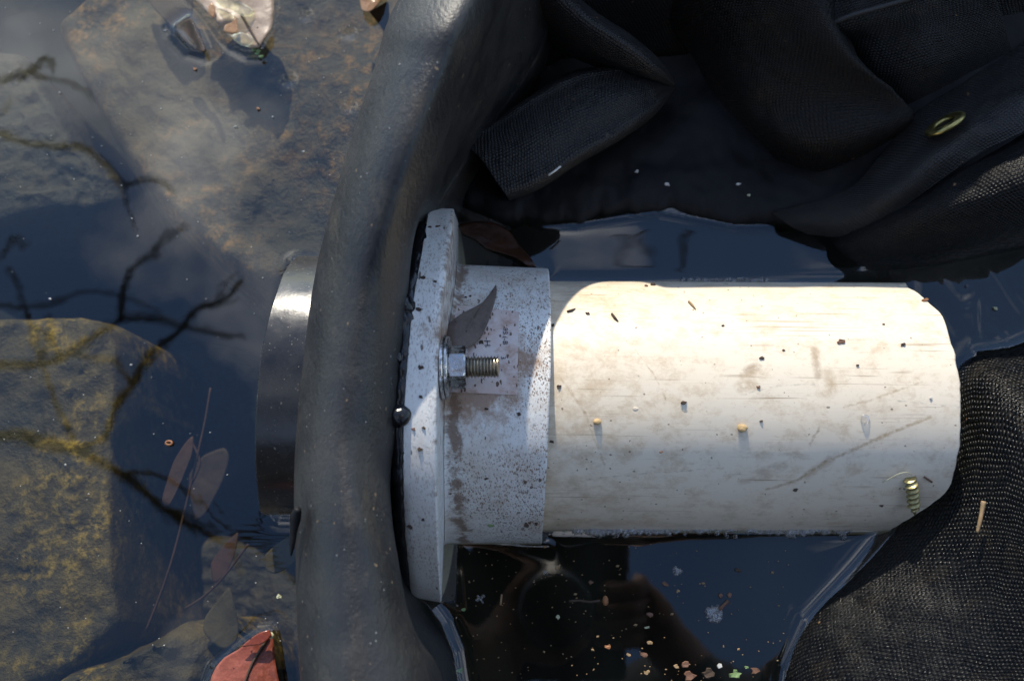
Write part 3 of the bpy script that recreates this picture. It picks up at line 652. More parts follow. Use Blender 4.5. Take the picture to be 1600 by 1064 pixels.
# leaf lying in the water between flange and collar
leaf('fallen_leaf', [(716, 352), (742, 346), (772, 348), (796, 362), (812, 384), (828, 402), (838, 418), (826, 416), (806, 402), (786, 396), (760, 388), (742, 374), (724, 366)], lambda u, v: .001 + .004 * math.exp(-((v - 410) / 14) ** 2), M['leaf_dark'], 'dark red brown leaf in the water above the white collar', seed=12)
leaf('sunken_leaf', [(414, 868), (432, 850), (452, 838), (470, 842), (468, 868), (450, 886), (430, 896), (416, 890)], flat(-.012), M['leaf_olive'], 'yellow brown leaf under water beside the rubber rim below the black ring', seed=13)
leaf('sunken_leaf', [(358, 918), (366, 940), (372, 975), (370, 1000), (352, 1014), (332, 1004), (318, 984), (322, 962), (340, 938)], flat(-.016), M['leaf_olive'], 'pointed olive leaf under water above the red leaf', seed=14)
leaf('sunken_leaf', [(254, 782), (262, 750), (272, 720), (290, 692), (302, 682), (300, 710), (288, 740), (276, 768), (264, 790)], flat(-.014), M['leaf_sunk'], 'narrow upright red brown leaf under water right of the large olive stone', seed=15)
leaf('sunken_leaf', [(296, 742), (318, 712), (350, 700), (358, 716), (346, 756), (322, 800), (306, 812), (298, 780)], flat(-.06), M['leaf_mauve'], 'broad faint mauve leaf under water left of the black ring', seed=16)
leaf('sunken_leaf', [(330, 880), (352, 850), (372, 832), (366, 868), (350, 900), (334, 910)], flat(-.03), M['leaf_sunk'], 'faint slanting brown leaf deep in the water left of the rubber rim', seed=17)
for i, (pts, lab) in enumerate((([(329, 606), (320, 660), (306, 722), (288, 800), (270, 870), (250, 930), (228, 985)], 'long thin reddish stalk under water right of the large olive stone'), ([(300, 690), (312, 720), (306, 742), (294, 765)], 'short bent reddish stalk under water beside the narrow red brown leaf'), ([(388, 850), (350, 900), (320, 930), (290, 950)], 'thin slanting stalk under water left of the rubber rim'))):
    tag(tube('sunken_stalk', [P(u, v, -.018 - .006 * i) for u, v in pts], [.0006] * len(pts), M['leaf_sunk'], None, 6, 40), lab, 'stalk')
o = tube('seed_ring', [P(264 + 5 * math.cos(a), 692 + 3 * math.sin(a), .0008) for a in np.linspace(0, 6.283, 24)], .0005, M['f_orange'], None, 6); tag(o, 'tiny orange seed case floating beside the large olive stone', 'seed case')

# ------------------------------------------------------------------ woven cloth
def cloth(name, ctrl, mt, parent, n=90, m=90, amp=.0016, fr=24, seed=0, th=.0012, jag=.0):
    c = [[P(u, v, z) for u, v, z in row] for row in ctrl]; g = spline_grid(c, n, m); uv = arc_uv(g)
    for p in g.reshape(-1, 3):
        f = fbm((p[0] + seed, p[1] + seed, p[2]), fr, 4); p[2] += amp * f
        if jag: p[1] += jag * fbm((p[0], .3 * p[1], 7), 55, 4)
    o = mesh_obj(name, g.reshape(-1, 3), grid_faces(n, m), mt, parent, True, uv); solidify(o, th, 0); return o
cl1 = empty('woven_cloth', P(1300, 150, 0)); tag(cl1, 'heap of folded black woven cloth with a rolled strap and brass eyelet above the pipe', 'cloth')
# rolled strap with the pleat behind it
cloth('strap', [[(722, 222, .006), (768, 192, .006), (830, 150, .007), (900, 112, .008), (975, 108, .012), (1050, 126, .020)],
                [(723, 223, .033), (769, 194, .035), (831, 153, .036), (901, 116, .037), (976, 110, .032), (1050, 127, .022)],
                [(728, 229, .037), (776, 203, .039), (838, 165, .040), (908, 130, .040), (980, 119, .036), (1051, 128, .026)],
                [(752, 250, .040), (806, 228, .043), (866, 194, .045), (935, 162, .044), (998, 142, .040), (1052, 131, .028)],
                [(776, 285, .040), (826, 266, .042), (890, 226, .043), (958, 190, .041), (1010, 160, .037), (1053, 134, .026)],
                [(792, 307, .036), (841, 289, .038), (906, 247, .039), (972, 209, .037), (1020, 173, .033), (1053, 136, .024)],
                [(795, 312, .006), (843, 294, .006), (909, 252, .007), (975, 214, .008), (1023, 178, .010), (1053, 138, .018)]], M['weave_fine'], cl1, 110, 140, .0010, 60, 1)
cloth('pleat', [[(840, -60, .05), (880, -20, .052), (930, 20, .050), (985, 58, .046), (1030, 96, .040), (1054, 128, .030)],
                [(835, -50, .066), (876, -8, .066), (924, 32, .063), (976, 68, .058), (1022, 104, .048), (1053, 132, .032)],
                [(812, -40, .060), (856, 12, .058), (902, 52, .054), (955, 88, .048), (1010, 118, .040), (1050, 134, .030)],
                [(790, -20, .03), (830, 40, .03), (880, 80, .028), (940, 106, .026), (1000, 124, .025), (1048, 135, .026)]], M['weave_fine'], cl1, 50, 90, .0008, 40, 2)
# the sodden part lying on the water
cloth('wet_hem', [[(650, -60, .055), (800, -60, .04), (950, -60, .03), (1100, -60, .03), (1260, -60, .03), (1460, -40, .03), (1720, -40, .03)],
                  [(670, 80, .030), (800, 80, .012), (940, 90, .008), (1080, 90, .008), (1220, 100, .009), (1440, 120, .012), (1720, 120, .014)],
                  [(690, 200, .014), (800, 200, .007), (930, 210, .005), (1060, 210, .005), (1180, 220, .006), (1380, 240, .010), (1720, 240, .012)],
                  [(705, 290, .006), (800, 306, .005), (910, 318, .0045), (1040, 300, .0045), (1150, 320, .0045), (1330, 320, .006), (1720, 300, .010)],
                  [(716, 318, -.002), (800, 352, -.003), (900, 348, -.003), (1030, 330, -.003), (1150, 352, -.003), (1300, 350, -.003), (1720, 330, -.003)],
                  [(716, 322, -.02), (800, 356, -.02), (900, 352, -.02), (1030, 334, -.02), (1150, 356, -.02), (1300, 354, -.02), (1720, 334, -.02)]], M['black'], cl1, 90, 200, .0025, 34, 3, jag=.0050)
# middle bag with its ridge
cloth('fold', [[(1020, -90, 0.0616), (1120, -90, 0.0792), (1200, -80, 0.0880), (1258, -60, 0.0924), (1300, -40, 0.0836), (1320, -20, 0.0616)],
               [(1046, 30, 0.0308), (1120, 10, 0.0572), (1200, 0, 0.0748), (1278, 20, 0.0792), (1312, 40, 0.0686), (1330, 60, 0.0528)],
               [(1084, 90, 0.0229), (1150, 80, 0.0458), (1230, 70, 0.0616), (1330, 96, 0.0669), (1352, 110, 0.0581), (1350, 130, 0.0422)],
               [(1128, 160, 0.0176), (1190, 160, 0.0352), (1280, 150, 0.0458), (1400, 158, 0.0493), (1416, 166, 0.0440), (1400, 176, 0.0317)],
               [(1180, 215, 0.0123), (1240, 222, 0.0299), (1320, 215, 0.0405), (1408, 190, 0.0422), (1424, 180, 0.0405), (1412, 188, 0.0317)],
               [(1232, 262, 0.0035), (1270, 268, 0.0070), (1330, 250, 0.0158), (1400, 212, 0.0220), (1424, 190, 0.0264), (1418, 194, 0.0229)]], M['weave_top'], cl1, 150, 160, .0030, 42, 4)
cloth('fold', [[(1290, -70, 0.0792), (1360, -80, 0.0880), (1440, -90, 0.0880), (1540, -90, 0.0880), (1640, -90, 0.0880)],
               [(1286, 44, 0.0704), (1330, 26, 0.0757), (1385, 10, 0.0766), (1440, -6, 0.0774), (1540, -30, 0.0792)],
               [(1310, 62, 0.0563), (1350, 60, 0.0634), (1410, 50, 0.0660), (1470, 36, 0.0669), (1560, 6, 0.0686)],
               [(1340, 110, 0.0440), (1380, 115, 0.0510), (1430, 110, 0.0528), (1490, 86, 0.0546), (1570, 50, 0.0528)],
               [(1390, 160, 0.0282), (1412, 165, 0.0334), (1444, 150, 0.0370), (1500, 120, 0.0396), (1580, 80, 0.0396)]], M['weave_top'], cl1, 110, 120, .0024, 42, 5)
tube('hem_stitching', [P(u, v, z) for u, v, z in ((1288, 43, .0720), (1330, 25, .0773), (1385, 9, .0782), (1440, -7, .0790))], .0011, M['weave_fine'], cl1, 6, 30)
flap = [[(1640, 40, 0.0274), (1560, 96, 0.0274), (1490, 140, 0.0259), (1430, 178, 0.0245), (1380, 240, 0.0216), (1320, 300, 0.0144), (1208, 334, 0.0058)],
        [(1640, 80, 0.0403), (1570, 130, 0.0396), (1504, 172, 0.0374), (1446, 216, 0.0346), (1390, 274, 0.0288), (1324, 322, 0.0187), (1222, 344, 0.0079)],
        [(1640, 130, 0.0518), (1580, 168, 0.0504), (1516, 204, 0.0475), (1458, 246, 0.0432), (1400, 298, 0.0331), (1326, 344, 0.0187), (1240, 356, 0.0058)],
        [(1640, 190, 0.0475), (1590, 212, 0.0461), (1530, 240, 0.0432), (1470, 280, 0.0360), (1400, 330, 0.0245), (1320, 368, 0.0101), (1262, 364, 0.0000)]]
cloth('flap', flap, M['weave_fine'], cl1, 90, 160, .0020, 42, 6)
gc = P(1478, 197, .0440)
eye = empty('eyelet', gc); eye.parent = cl1; eye.matrix_parent_inverse = Matrix.Translation(cl1.location).inverted()
nrm = Vector((-.52, .66, .46)).normalized(); q4 = Vector((0, 0, 1)).rotation_difference(nrm)
V = []; NS, MS = 40, 12
for i in range(NS):
    a = 2 * math.pi * i / NS
    for k in range(MS):
        b = 2 * math.pi * k / MS; r = .0066 + .0023 * math.cos(b); V.append(np.array(gc) + np.array(q4 @ Vector((r * math.cos(a), r * math.sin(a), (.0014 * math.sin(b) + .0010)))))
F = grid_faces(NS, MS, True) + [((NS - 1) * MS + k, (NS - 1) * MS + (k + 1) % MS, (k + 1) % MS, k) for k in range(MS)]
mesh_obj('brass_ring', V, F, M['brass'], eye)
V = [np.array(gc) + np.array(q4 @ Vector((.0050 * math.cos(2 * math.pi * i / 32), .0050 * math.sin(2 * math.pi * i / 32), .0006))) for i in range(32)]
mesh_obj('hole', V, [tuple(range(32))], M['black'], eye, False)  # flat black disc painted as the dark inside the ring
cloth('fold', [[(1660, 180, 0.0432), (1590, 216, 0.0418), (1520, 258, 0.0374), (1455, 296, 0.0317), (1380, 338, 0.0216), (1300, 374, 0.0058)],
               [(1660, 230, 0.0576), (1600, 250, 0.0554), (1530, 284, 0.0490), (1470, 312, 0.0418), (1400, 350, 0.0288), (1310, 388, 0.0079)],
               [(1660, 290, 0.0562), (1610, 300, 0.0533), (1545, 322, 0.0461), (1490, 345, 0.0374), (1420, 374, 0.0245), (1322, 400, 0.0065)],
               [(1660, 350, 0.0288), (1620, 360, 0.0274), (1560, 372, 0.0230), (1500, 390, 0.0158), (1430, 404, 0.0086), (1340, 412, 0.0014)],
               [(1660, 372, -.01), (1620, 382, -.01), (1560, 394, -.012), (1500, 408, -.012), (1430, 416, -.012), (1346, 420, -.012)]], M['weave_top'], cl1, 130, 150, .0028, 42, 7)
# unseen heap added beyond the picture, shaped to keep the sun off these folds
def heap(x0, x1, ny=70, nx=110):
    V, g = [], np.zeros((ny, nx, 3))
    for i, a in enumerate(np.linspace(0, 1, ny)):
        for j, b in enumerate(np.linspace(0, 1, nx)):
            y = .262 + .30 * a; xl = -.048 + min(.15, y - .21) * .44; x = xl + (x1 - xl) * b
            z = .004 + .173 * math.sin(min(1, a * 2.1) * math.pi / 2) * (1 - .9 * max(0, (a - .6) / .4) ** 2)
            z *= min(1, (1 - b) * 8) ** .5
            z += .005 * fbm((x, y, 2), 11, 4) * min(1, a * 4)
            g[i, j] = (x, y + .02 * fbm((x, a, 5), 7, 2), z)
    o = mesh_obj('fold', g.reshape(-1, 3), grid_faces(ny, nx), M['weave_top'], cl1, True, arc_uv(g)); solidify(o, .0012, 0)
heap(.02, .62)

# the filled sack at the lower right
cl2 = empty('woven_cloth', P(1450, 900, 0)); tag(cl2, 'bulging black woven cloth lit by the sun, lower right beside the pipe end', 'cloth')
bul = [[(1700, 480, -.02), (1640, 512, -.02), (1580, 540, -.02), (1520, 552, -.02), (1480, 580, -.02), (1440, 690, -.02), (1400, 800, -.02), (1330, 890, -.02), (1258, 970, -.02), (1225, 1040, -.02), (1215, 1120, -.02), (1230, 1250, -.02)],
       [(1700, 500, .005), (1640, 528, .006), (1580, 552, .007), (1530, 562, .007), (1494, 600, .006), (1462, 720, .004), (1410, 810, .002), (1340, 892, .001), (1265, 972, .001), (1232, 1044, .001), (1222, 1120, .001), (1240, 1250, .001)],
       [(1720, 540, .030), (1660, 566, .031), (1600, 588, .031), (1560, 604, .030), (1530, 650, .028), (1500, 760, .024), (1455, 850, .020), (1384, 930, .018), (1310, 1000, .017), (1266, 1070, .016), (1254, 1140, .016), (1270, 1260, .016)],
       [(1740, 620, .050), (1690, 640, .051), (1640, 665, .051), (1610, 690, .050), (1586, 730, .047), (1560, 820, .042), (1525, 900, .037), (1450, 980, .033), (1380, 1046, .030), (1330, 1110, .029), (1310, 1180, .028), (1320, 1280, .028)],
       [(1770, 760, .066), (1730, 770, .066), (1690, 780, .065), (1665, 800, .064), (1646, 830, .061), (1625, 890, .056), (1590, 960, .050), (1530, 1040, .045), (1460, 1110, .041), (1410, 1170, .039), (1390, 1230, .038), (1390, 1310, .037)],
       [(1850, 950, .078), (1820, 950, .078), (1790, 950, .077), (1770, 955, .075), (1750, 970, .073), (1730, 1000, .068), (1700, 1050, .062), (1650, 1120, .056), (1590, 1190, .050), (1540, 1250, .047), (1520, 1290, .046), (1510, 1350, .045)],
       [(2200, 1100, .09), (2200, 1120, .09), (2180, 1140, .09), (2150, 1160, .09), (2120, 1180, .088), (2080, 1230, .085), (2000, 1300, .08), (1920, 1370, .075), (1850, 1420, .07), (1800, 1450, .066), (1760, 1480, .06), (1700, 1500, .06)]]
cloth('sack_side', bul, M['weave'], cl2, 170, 200, .0022, 20, 8)
tag(tube('dry_stalk', [P(1537, 783, .047), P(1534, 800, .0465), P(1531, 815, .046), P(1527, 832, .045)], [.0010, .0008, .0008, .0006], M['f_tan'], None, 8, 16), 'short straw coloured stalk lying on the lit black cloth', 'stalk')

# ------------------------------------------------------------------ water: a fine grid in view, coarser towards the banks
def axis_pts(a, b, step, lo, hi):
    mid = np.arange(a, b, step); l = [a]; r = [mid[-1]]; s = step
    while l[-1] > lo: s *= 1.16; l.append(l[-1] - s)
    s = step
    while r[-1] < hi: s *= 1.16; r.append(r[-1] + s)
    return np.concatenate([l[:0:-1], mid, r[1:]])
gx = axis_pts(-.33, .30, .0009, -6, 6); gy = axis_pts(-.055, .345, .0009, -6, 6)
X, Y = np.meshgrid(gx, gy); Z = np.zeros_like(X)
def seg_dist(pts, closed=False):
    d = np.full(X.shape, 9.); p = np.asarray(pts, float)[:, :2]; pairs = list(zip(p[:-1], p[1:])) + ([(p[-1], p[0])] if closed else [])
    for a, b in pairs:
        lo = np.minimum(a, b) - .02; hi = np.maximum(a, b) + .02
        i0, i1 = np.searchsorted(gy, lo[1]), np.searchsorted(gy, hi[1]); j0, j1 = np.searchsorted(gx, lo[0]), np.searchsorted(gx, hi[0])
        xx, yy = X[i0:i1, j0:j1], Y[i0:i1, j0:j1]; ab = b - a; k = np.clip(((xx - a[0]) * ab[0] + (yy - a[1]) * ab[1]) / (ab @ ab + 1e-12), 0, 1)
        dd = np.hypot(xx - a[0] - k * ab[0], yy - a[1] - k * ab[1]); d[i0:i1, j0:j1] = np.minimum(d[i0:i1, j0:j1], dd)
    return d
def meniscus(d, amp, lam=.0026): return amp * np.exp(-d / lam)
wl = lambda x, s, r: (x, axis(x)[0] + s * math.sqrt(max(0, r * r - axis(x)[1] ** 2)))
men = np.zeros_like(X)
for xs, r, am in ((np.linspace(-.001, .158, 24), PR, .0010), (np.linspace(bx, -.003, 8), CR1, .0006)):
    for s in (-1, 1): men = np.maximum(men, meniscus(seg_dist([wl(x, s, r) for x in xs]), am))
for s in (-1, 1):
    men = np.maximum(men, meniscus(seg_dist([wl(x, s, FR) for x in (fxl, fxr)] + [wl(fxr, s, CR1)]), .0005))
    men = np.maximum(men, meniscus(seg_dist([wl(x, s, RR) for x in (-.10, float(ringl.mean()))]), .0022))
men = np.maximum(men, meniscus(seg_dist([wl(float(ringl.mean()), 1, RR), wl(float(ringl.mean()), -1, RR)]), .001))
sack_wl = [P(u, v, 0) for u, v in ((1225, 1120), (1234, 1046), (1266, 974), (1342, 893), (1412, 810), (1465, 720), (1496, 602), (1532, 563), (1582, 553), (1640, 530), (1700, 500))]
men = np.maximum(men, meniscus(seg_dist(sack_wl), .0034, .0036))
men = np.maximum(men, meniscus(seg_dist([P(u, v, 0) for u, v in ((716, 320), (760, 340), (800, 354), (900, 349), (1030, 331), (1150, 354), (1250, 352), (1300, 378), (1345, 412), (1430, 408), (1500, 398), (1560, 385), (1660, 362))]), .0007))
men = np.maximum(men, meniscus(seg_dist([r_[1] for r_ in roll]), .0018))
men = np.maximum(men, meniscus(seg_dist([P(u, v, 0) for u, v in ((640, 925), (668, 944), (690, 975), (708, 1020), (716, 1070))]), .003, .003))
men = np.maximum(men, meniscus(seg_dist([P(u, v, 0) for u, v in ((300, -8), (318, 12), (337, 34), (352, 52), (372, 68), (390, 77), (406, 76), (424, 46), (428, 0))]), .0024, .0022))
men = np.maximum(men, meniscus(seg_dist([P(u, v, 0) for u, v in ((276, 44), (296, 30), (308, 48), (322, 80), (300, 74), (278, 52))], True), .0024, .0022))
men = np.maximum(men, meniscus(seg_dist([P(u, v, 0) for u, v in ((330, 1064), (338, 1042), (372, 1013), (404, 990), (424, 988), (430, 1030), (436, 1070))]), .0022, .0024))
dents = [(453, 167 / 3.13, .0005), (450, 128, .0004), (384, 122, .0004), (546, 168, .0005), (475, 53, .0004)]
for u, v, a in ((544, 53, -.0012), (450, 127, -.0009), (477, 25, -.0008), (545, 167, -.0007)):
    c = P(u, v, 0); men += a * np.exp(-((X - c[0]) ** 2 + (Y - c[1]) ** 2) / (2 * .0022 ** 2))
c = P(370, 735, 0); rr_ = np.hypot((X - c[0]), (Y - c[1]) * .6)
Z = men + .000006 * np.sin(rr_ * 1300) * np.exp(-(rr_ / .018) ** 2)
c = P(1530, 470, 0); rr_ = np.hypot(X - c[0], Y - c[1])
Z += .00010 * np.sin((X * .8 + Y * .35) * 620 + 3 * np.sin(Y * 170 + 2 * np.sin(X * 210))) * (.5 + .5 * np.sin(X * 330 + Y * 190)) * np.exp(-(rr_ / .028) ** 2)
c = P(430, 830, 0); Z += .000012 * np.sin((Y - c[1]) * 2300) * np.exp(-(np.hypot((X - c[0]) * .7, Y - c[1]) / .012) ** 2)
ny, nx = X.shape
me = bpy.data.meshes.new('water'); me.vertices.add(nx * ny); me.vertices.foreach_set('co', np.stack([X, Y, Z], axis=-1).astype(np.float32).ravel())
idx = np.arange(nx * ny).reshape(ny, nx); fq = np.stack([idx[:-1, :-1], idx[:-1, 1:], idx[1:, 1:], idx[1:, :-1]], axis=-1).reshape(-1, 4)
me.loops.add(fq.size); me.loops.foreach_set('vertex_index', fq.astype(np.int32).ravel()); me.polygons.add(len(fq)); me.polygons.foreach_set('loop_start', (np.arange(len(fq)) * 4).astype(np.int32))
me.polygons.foreach_set('use_smooth', np.ones(len(fq), dtype=bool)); me.update(calc_edges=True); me.materials.append(M['water'])
wo = bpy.data.objects.new('water', me); col.objects.link(wo); wo['kind'] = 'structure'
# the liner floor inside the rim, under the pipe
V = []
s = np.linspace(0, 1, 60)
for i, a in enumerate(s):
    v = -420 + 2000 * a; l = np.array(P(np.interp(v, [r_[0] for r_ in RIM], [r_[4] for r_ in RIM]) - 30, v, 0)) 
    for b in s: V.append((l[0] + .9 * b ** 1.5, l[1], -.10 - .03 * math.sin(b * 3) + .012 * fbm((l[0] + b * .9, l[1], 4), 12, 3)))
lf = mesh_obj('liner_floor', V, grid_faces(60, 60), M['black']); lf['kind'] = 'structure'

# ------------------------------------------------------------------ small things afloat or stuck
def fleck(u, v, r, key, label, cat='fleck', group=None, z=.0008, point=None, flat_=.35, seed=None, parent=None, name='leaf_fleck'):
    sd = seed if seed is not None else int(u * 7 + v); R_ = random.Random(sd); p = point if point is not None else P(u, v, z); s = r / 3400.
    bm = bmesh.new(); k = R_.choice((8, 9, 11)); rot = R_.random() * 6
    top = []; bot = []
    for i in range(k):
        a = rot + 2 * math.pi * i / k; q = s * R_.uniform(.45, 1.15); c_, s_ = math.cos(a) * q, math.sin(a) * q * R_.uniform(.6, .9)
        top.append(bm.verts.new((p[0] + c_ * .85, p[1] + s_ * .85, p[2] + s * flat_ * R_.uniform(.6, 1.2)))); bot.append(bm.verts.new((p[0] + c_, p[1] + s_, p[2] - s * flat_ * .4)))
    bm.faces.new(top)
    for i in range(k): bm.faces.new((bot[i], bot[(i + 1) % k], top[(i + 1) % k], top[i]))
    bm.faces.new(bot[::-1])
    o = bm_obj(name, bm, M[key], parent, False)
    if label: tag(o, label, cat, group)
    return o
afloat = [(923, 910, 4.5, 'f_brown', 'small square brown flake afloat below the pipe, above the seed stalk'), (872, 886, 5.5, 'f_tan', 'tan flake with a pale end, afloat near the corner of the collar'), (1040, 912, 6, 'f_brown', 'brown flake afloat below left of the small foam patch'), (1059, 923, 4, 'f_tan', 'tan flake afloat straight below the small foam patch'),
          (1125, 930, 5, 'f_brown', 'round brown flake afloat above the round foam patch, left of a pair'), (1140, 930, 5, 'f_brown', 'round brown flake afloat at the end of the reddish twig, right of a pair'), (1015, 960, 8, 'f_brown', 'three cornered brown flake afloat left of the round foam patch'), (1011, 980, 4, 'f_pale', 'pale yellow sliver afloat just below the three cornered brown flake'), (950, 1010, 6, 'f_orange', 'bright orange flake afloat below the seed stalk'),
          (1006, 1023, 9, 'f_brown', 'ragged brown leaf flake afloat near the bottom edge, left of the largest one'), (983, 1023, 4.5, 'f_tan', 'tan flake afloat just left of the ragged brown leaf flake'), (1016, 1003, 5, 'f_tan', 'tan flake afloat just above the ragged brown leaf flake'), (1072, 1039, 7, 'f_brown', 'brown flake touching the top of the largest brown flake at the bottom edge'), (1077, 1055, 12, 'f_brown', 'largest brown leaf flake, afloat at the bottom edge below the pipe'), (1057, 1041, 5, 'f_tan', 'bright tan flake afloat just left of the largest brown flake'),
          (1125, 1040, 5.5, 'f_white', 'white flake afloat at the bottom edge beside the dark litter clump'), (1150, 1053, 10, 'f_green', 'largest green leaf flake, afloat at the bottom edge'), (1166, 1042, 4, 'f_green', 'tiny green flake afloat right of the largest green one'), (1180, 1047, 7, 'f_brown', 'pinkish brown flake afloat at the bottom edge beside the black cloth'), (872, 964, 5, 'f_pale', 'yellow flake afloat on the mirrored photographer'), (724, 952, 4, 'f_green', 'green flake afloat right below the white flange'), (719, 1047, 7, 'f_green', 'pale green flake afloat at the foot of the rubber wall'),
          (1107, 1052, 11, 'f_dark', 'dark litter clump afloat at the bottom edge between brown and green flakes'), (1154, 890, 5, 'f_dark', 'dim dark flake afloat right of the small foam patch'), (1011, 1050, 5, 'f_tan', 'tan flake afloat below the ragged brown leaf flake'), (305, 108, 4, 'f_orange', 'orange speck afloat below the curled black leaf tip'), (403, 170, 4, 'f_orange', 'orange speck afloat below the point of the tan leaf'), (436, 932, 5, 'f_pale', 'pale flake afloat left of the rubber rim above the red leaf'),
          (816, 275, 4, 'f_tan', 'tan speck on the wet black cloth under the rolled strap'), (995, 268, 4, 'f_white', 'white speck on the wet black cloth right of the rolled strap'), (1043, 288, 5, 'f_white', 'greyish white flake on the wet black cloth above the water strip'), (1154, 288, 4.5, 'f_white', 'white flake on the wet black cloth below the middle fold'), (1170, 305, 4, 'f_pale', 'pale speck on the wet black cloth below the middle fold'), (1555, 482, 4, 'f_pale', 'pale flake afloat on the rippled water at the right edge')]
for u, v, r, k, lab in afloat: fleck(u, v, r, k, lab, 'flake', z=.0008 if not (u > 750 and v < 310) else .009)
dust_more = [(1050, 959), (1154, 1014), (899, 928), (851, 854), (965, 884), (1207, 894), (1099, 911), (993, 976), (934, 994), (926, 1015), (850, 1018)]
dust_more2 = [(93, 145), (474, 237), (368, 198), (426, 183), (258, 48), (215, 369), (78, 467), (205, 570), (102, 726)]
grit = [(1068, 629, 4.5, 'f_dark'), (1190, 559, 4.5, 'f_dark'), (1185, 605, 3.5, 'f_brown'), (1314, 534, 6.5, 'f_brown'), (1411, 539, 4.5, 'f_dark'), (1381, 507, 2.5, 'f_dark'), (1243, 766, 4.5, 'f_dark'), (1377, 790, 3.5, 'f_dark'), (918, 490, 4.5, 'f_dark'), (863, 508, 4, 'f_dark'), (1129, 509, 3, 'f_dark'), (1010, 447, 4, 'f_brown'), (1020, 445, 5, 'f_dark'), (1340, 571, 3, 'f_dark'), (1190, 658, 3, 'f_dark'), (1224, 547, 3, 'f_brown'), (874, 604, 4, 'f_dark'), (862, 690, 3.5, 'f_dark'), (1033, 706, 3, 'f_brown'), (1444, 469, 6, 'f_orange'), (1455, 622, 3, 'f_white')]
for u, v, r, k in grit:
    p = on_cyl(u, v, PR, .0002); fleck(u, v, r, k, None, point=p, flat_=.5, parent=pip, name='grit')
for u, v, r, k in ((655, 484, 5, 'f_dark'), (657, 574, 5, 'f_dark'), (660, 434, 4, 'f_dark'), (680, 440, 3, 'f_dark'), (657, 620, 3.5, 'f_dark'), (662, 668, 3, 'f_dark'), (656, 702, 4, 'f_dark'), (646, 670, 3, 'f_brown'), (672, 355, 3.5, 'f_dark'), (684, 354, 3.5, 'f_dark'), (640, 822, 5, 'f_dark'), (661, 812, 3.5, 'f_dark')):
    fleck(u, v, r, k, None, point=on_cyl(u, v, FR, .0002), parent=fit, flat_=.3, name='grit')
for u, v, r, k in ((822, 820, 5, 'f_dark'), (838, 819, 4, 'f_dark'), (735, 463, 3, 'f_dark'), (728, 465, 3, 'f_dark'), (703, 770, 4, 'f_dark'), (759, 748, 3.5, 'f_dark'), (760, 639, 3, 'f_dark'), (811, 647, 3.5, 'f_dark'), (767, 821, 5, 'f_green'), (690, 810, 4, 'f_dark'), (736, 525, 5, 'f_dark'), (752, 535, 5, 'f_dark')):
    fleck(u, v, r, k, None, point=on_cyl(u, v, .0634, .0004), parent=fit, flat_=.3, name='grit')
o = blob('pebble', M['f_pebble'], None, on_cyl(1160, 669, PR, .0009), (.0019, .0016, .0013), 4, 3, .35); tag(o, 'tan pebble stuck on the middle of the cream pipe', 'pebble')
o = blob('seed', M['f_pebble'], None, on_cyl(933, 659, PR, .0007), (.0016, .0013, .0008), 2, 3, .1); tag(o, 'flat yellow brown seed on the cream pipe near the collar', 'seed')
o = blob('water_drop', M['bubble'], None, on_cyl(1352, 654, PR, .0003), (.0019, .0019, .0010), 0, 3, 0.0); tag(o, 'clear water drop on the cream pipe above the screw', 'water drop')
for pts, k, lab in (([(956, 490), (961, 497), (966, 502)], 'f_dark', 'dark splinter lying on the cream pipe near its upper edge'), ([(886, 487), (893, 485), (899, 482)], 'f_dark', 'dark splinter on the cream pipe right beside the collar'), ([(1076, 471), (1082, 477), (1087, 483)], 'f_tan', 'tan splinter on the upper edge of the cream pipe')):
    tag(tube('splinter', [on_cyl(u, v, PR, .0005) for u, v in pts], [.0005, .0006, .0002], M[k], None, 6), lab, 'splinter')
tag(tube('curled_fibre', [on_cyl(u, v, PR, .0005 + .0016 * math.sin(i / 5 * 3.14)) for i, (u, v) in enumerate(((1379, 753), (1388, 749), (1398, 743), (1408, 739), (1418, 738), (1424, 742)))], [.00016] * 6, M['f_pale'], None, 6, 20), 'thin pale curled fibre on the pipe beside the screw', 'fibre')
tag(tube('splinter', [on_cyl(u, v, PR, .0005) for u, v in ((1444, 745), (1450, 749), (1456, 753))], .00045, M['f_brown'], None, 6), 'short brown splinter on the pipe right of the screw', 'splinter')
tw = empty('seed_stalk', P(930, 938, 0)); tag(tw, 'fine stalk with an orange seed at its end floating below the pipe', 'seed stalk')
tube('stalk', [P(u, v, .0008) for u, v in ((889, 939), (905, 938), (922, 940), (938, 938))], .0005, M['f_dark'], tw, 6, 14)
blob('seed', M['f_orange'], tw, P(946, 938, .0012), (.0013, .0022, .0011), 3, 2, .1)
tag(tube('twig', [P(u, v, .0010) for u, v in ((1124, 952), (1131, 945), (1138, 938))], .0007, M['f_brown'], None, 6), 'short reddish twig beside the round foam patch below the pipe', 'twig')
tag(tube('splinter', [P(u, v, .0440) for u, v in ((857, 274), (866, 268), (876, 260))], .0005, M['f_white'], None, 6), 'pale straw bit lying on the rolled black strap', 'splinter')
tag(tube('splinter', [P(u, v, .0008) for u, v in ((782, 945), (783, 936), (784, 928))], .0004, M['f_tan'], None, 6), 'tiny pale splinter floating below the white collar', 'splinter')
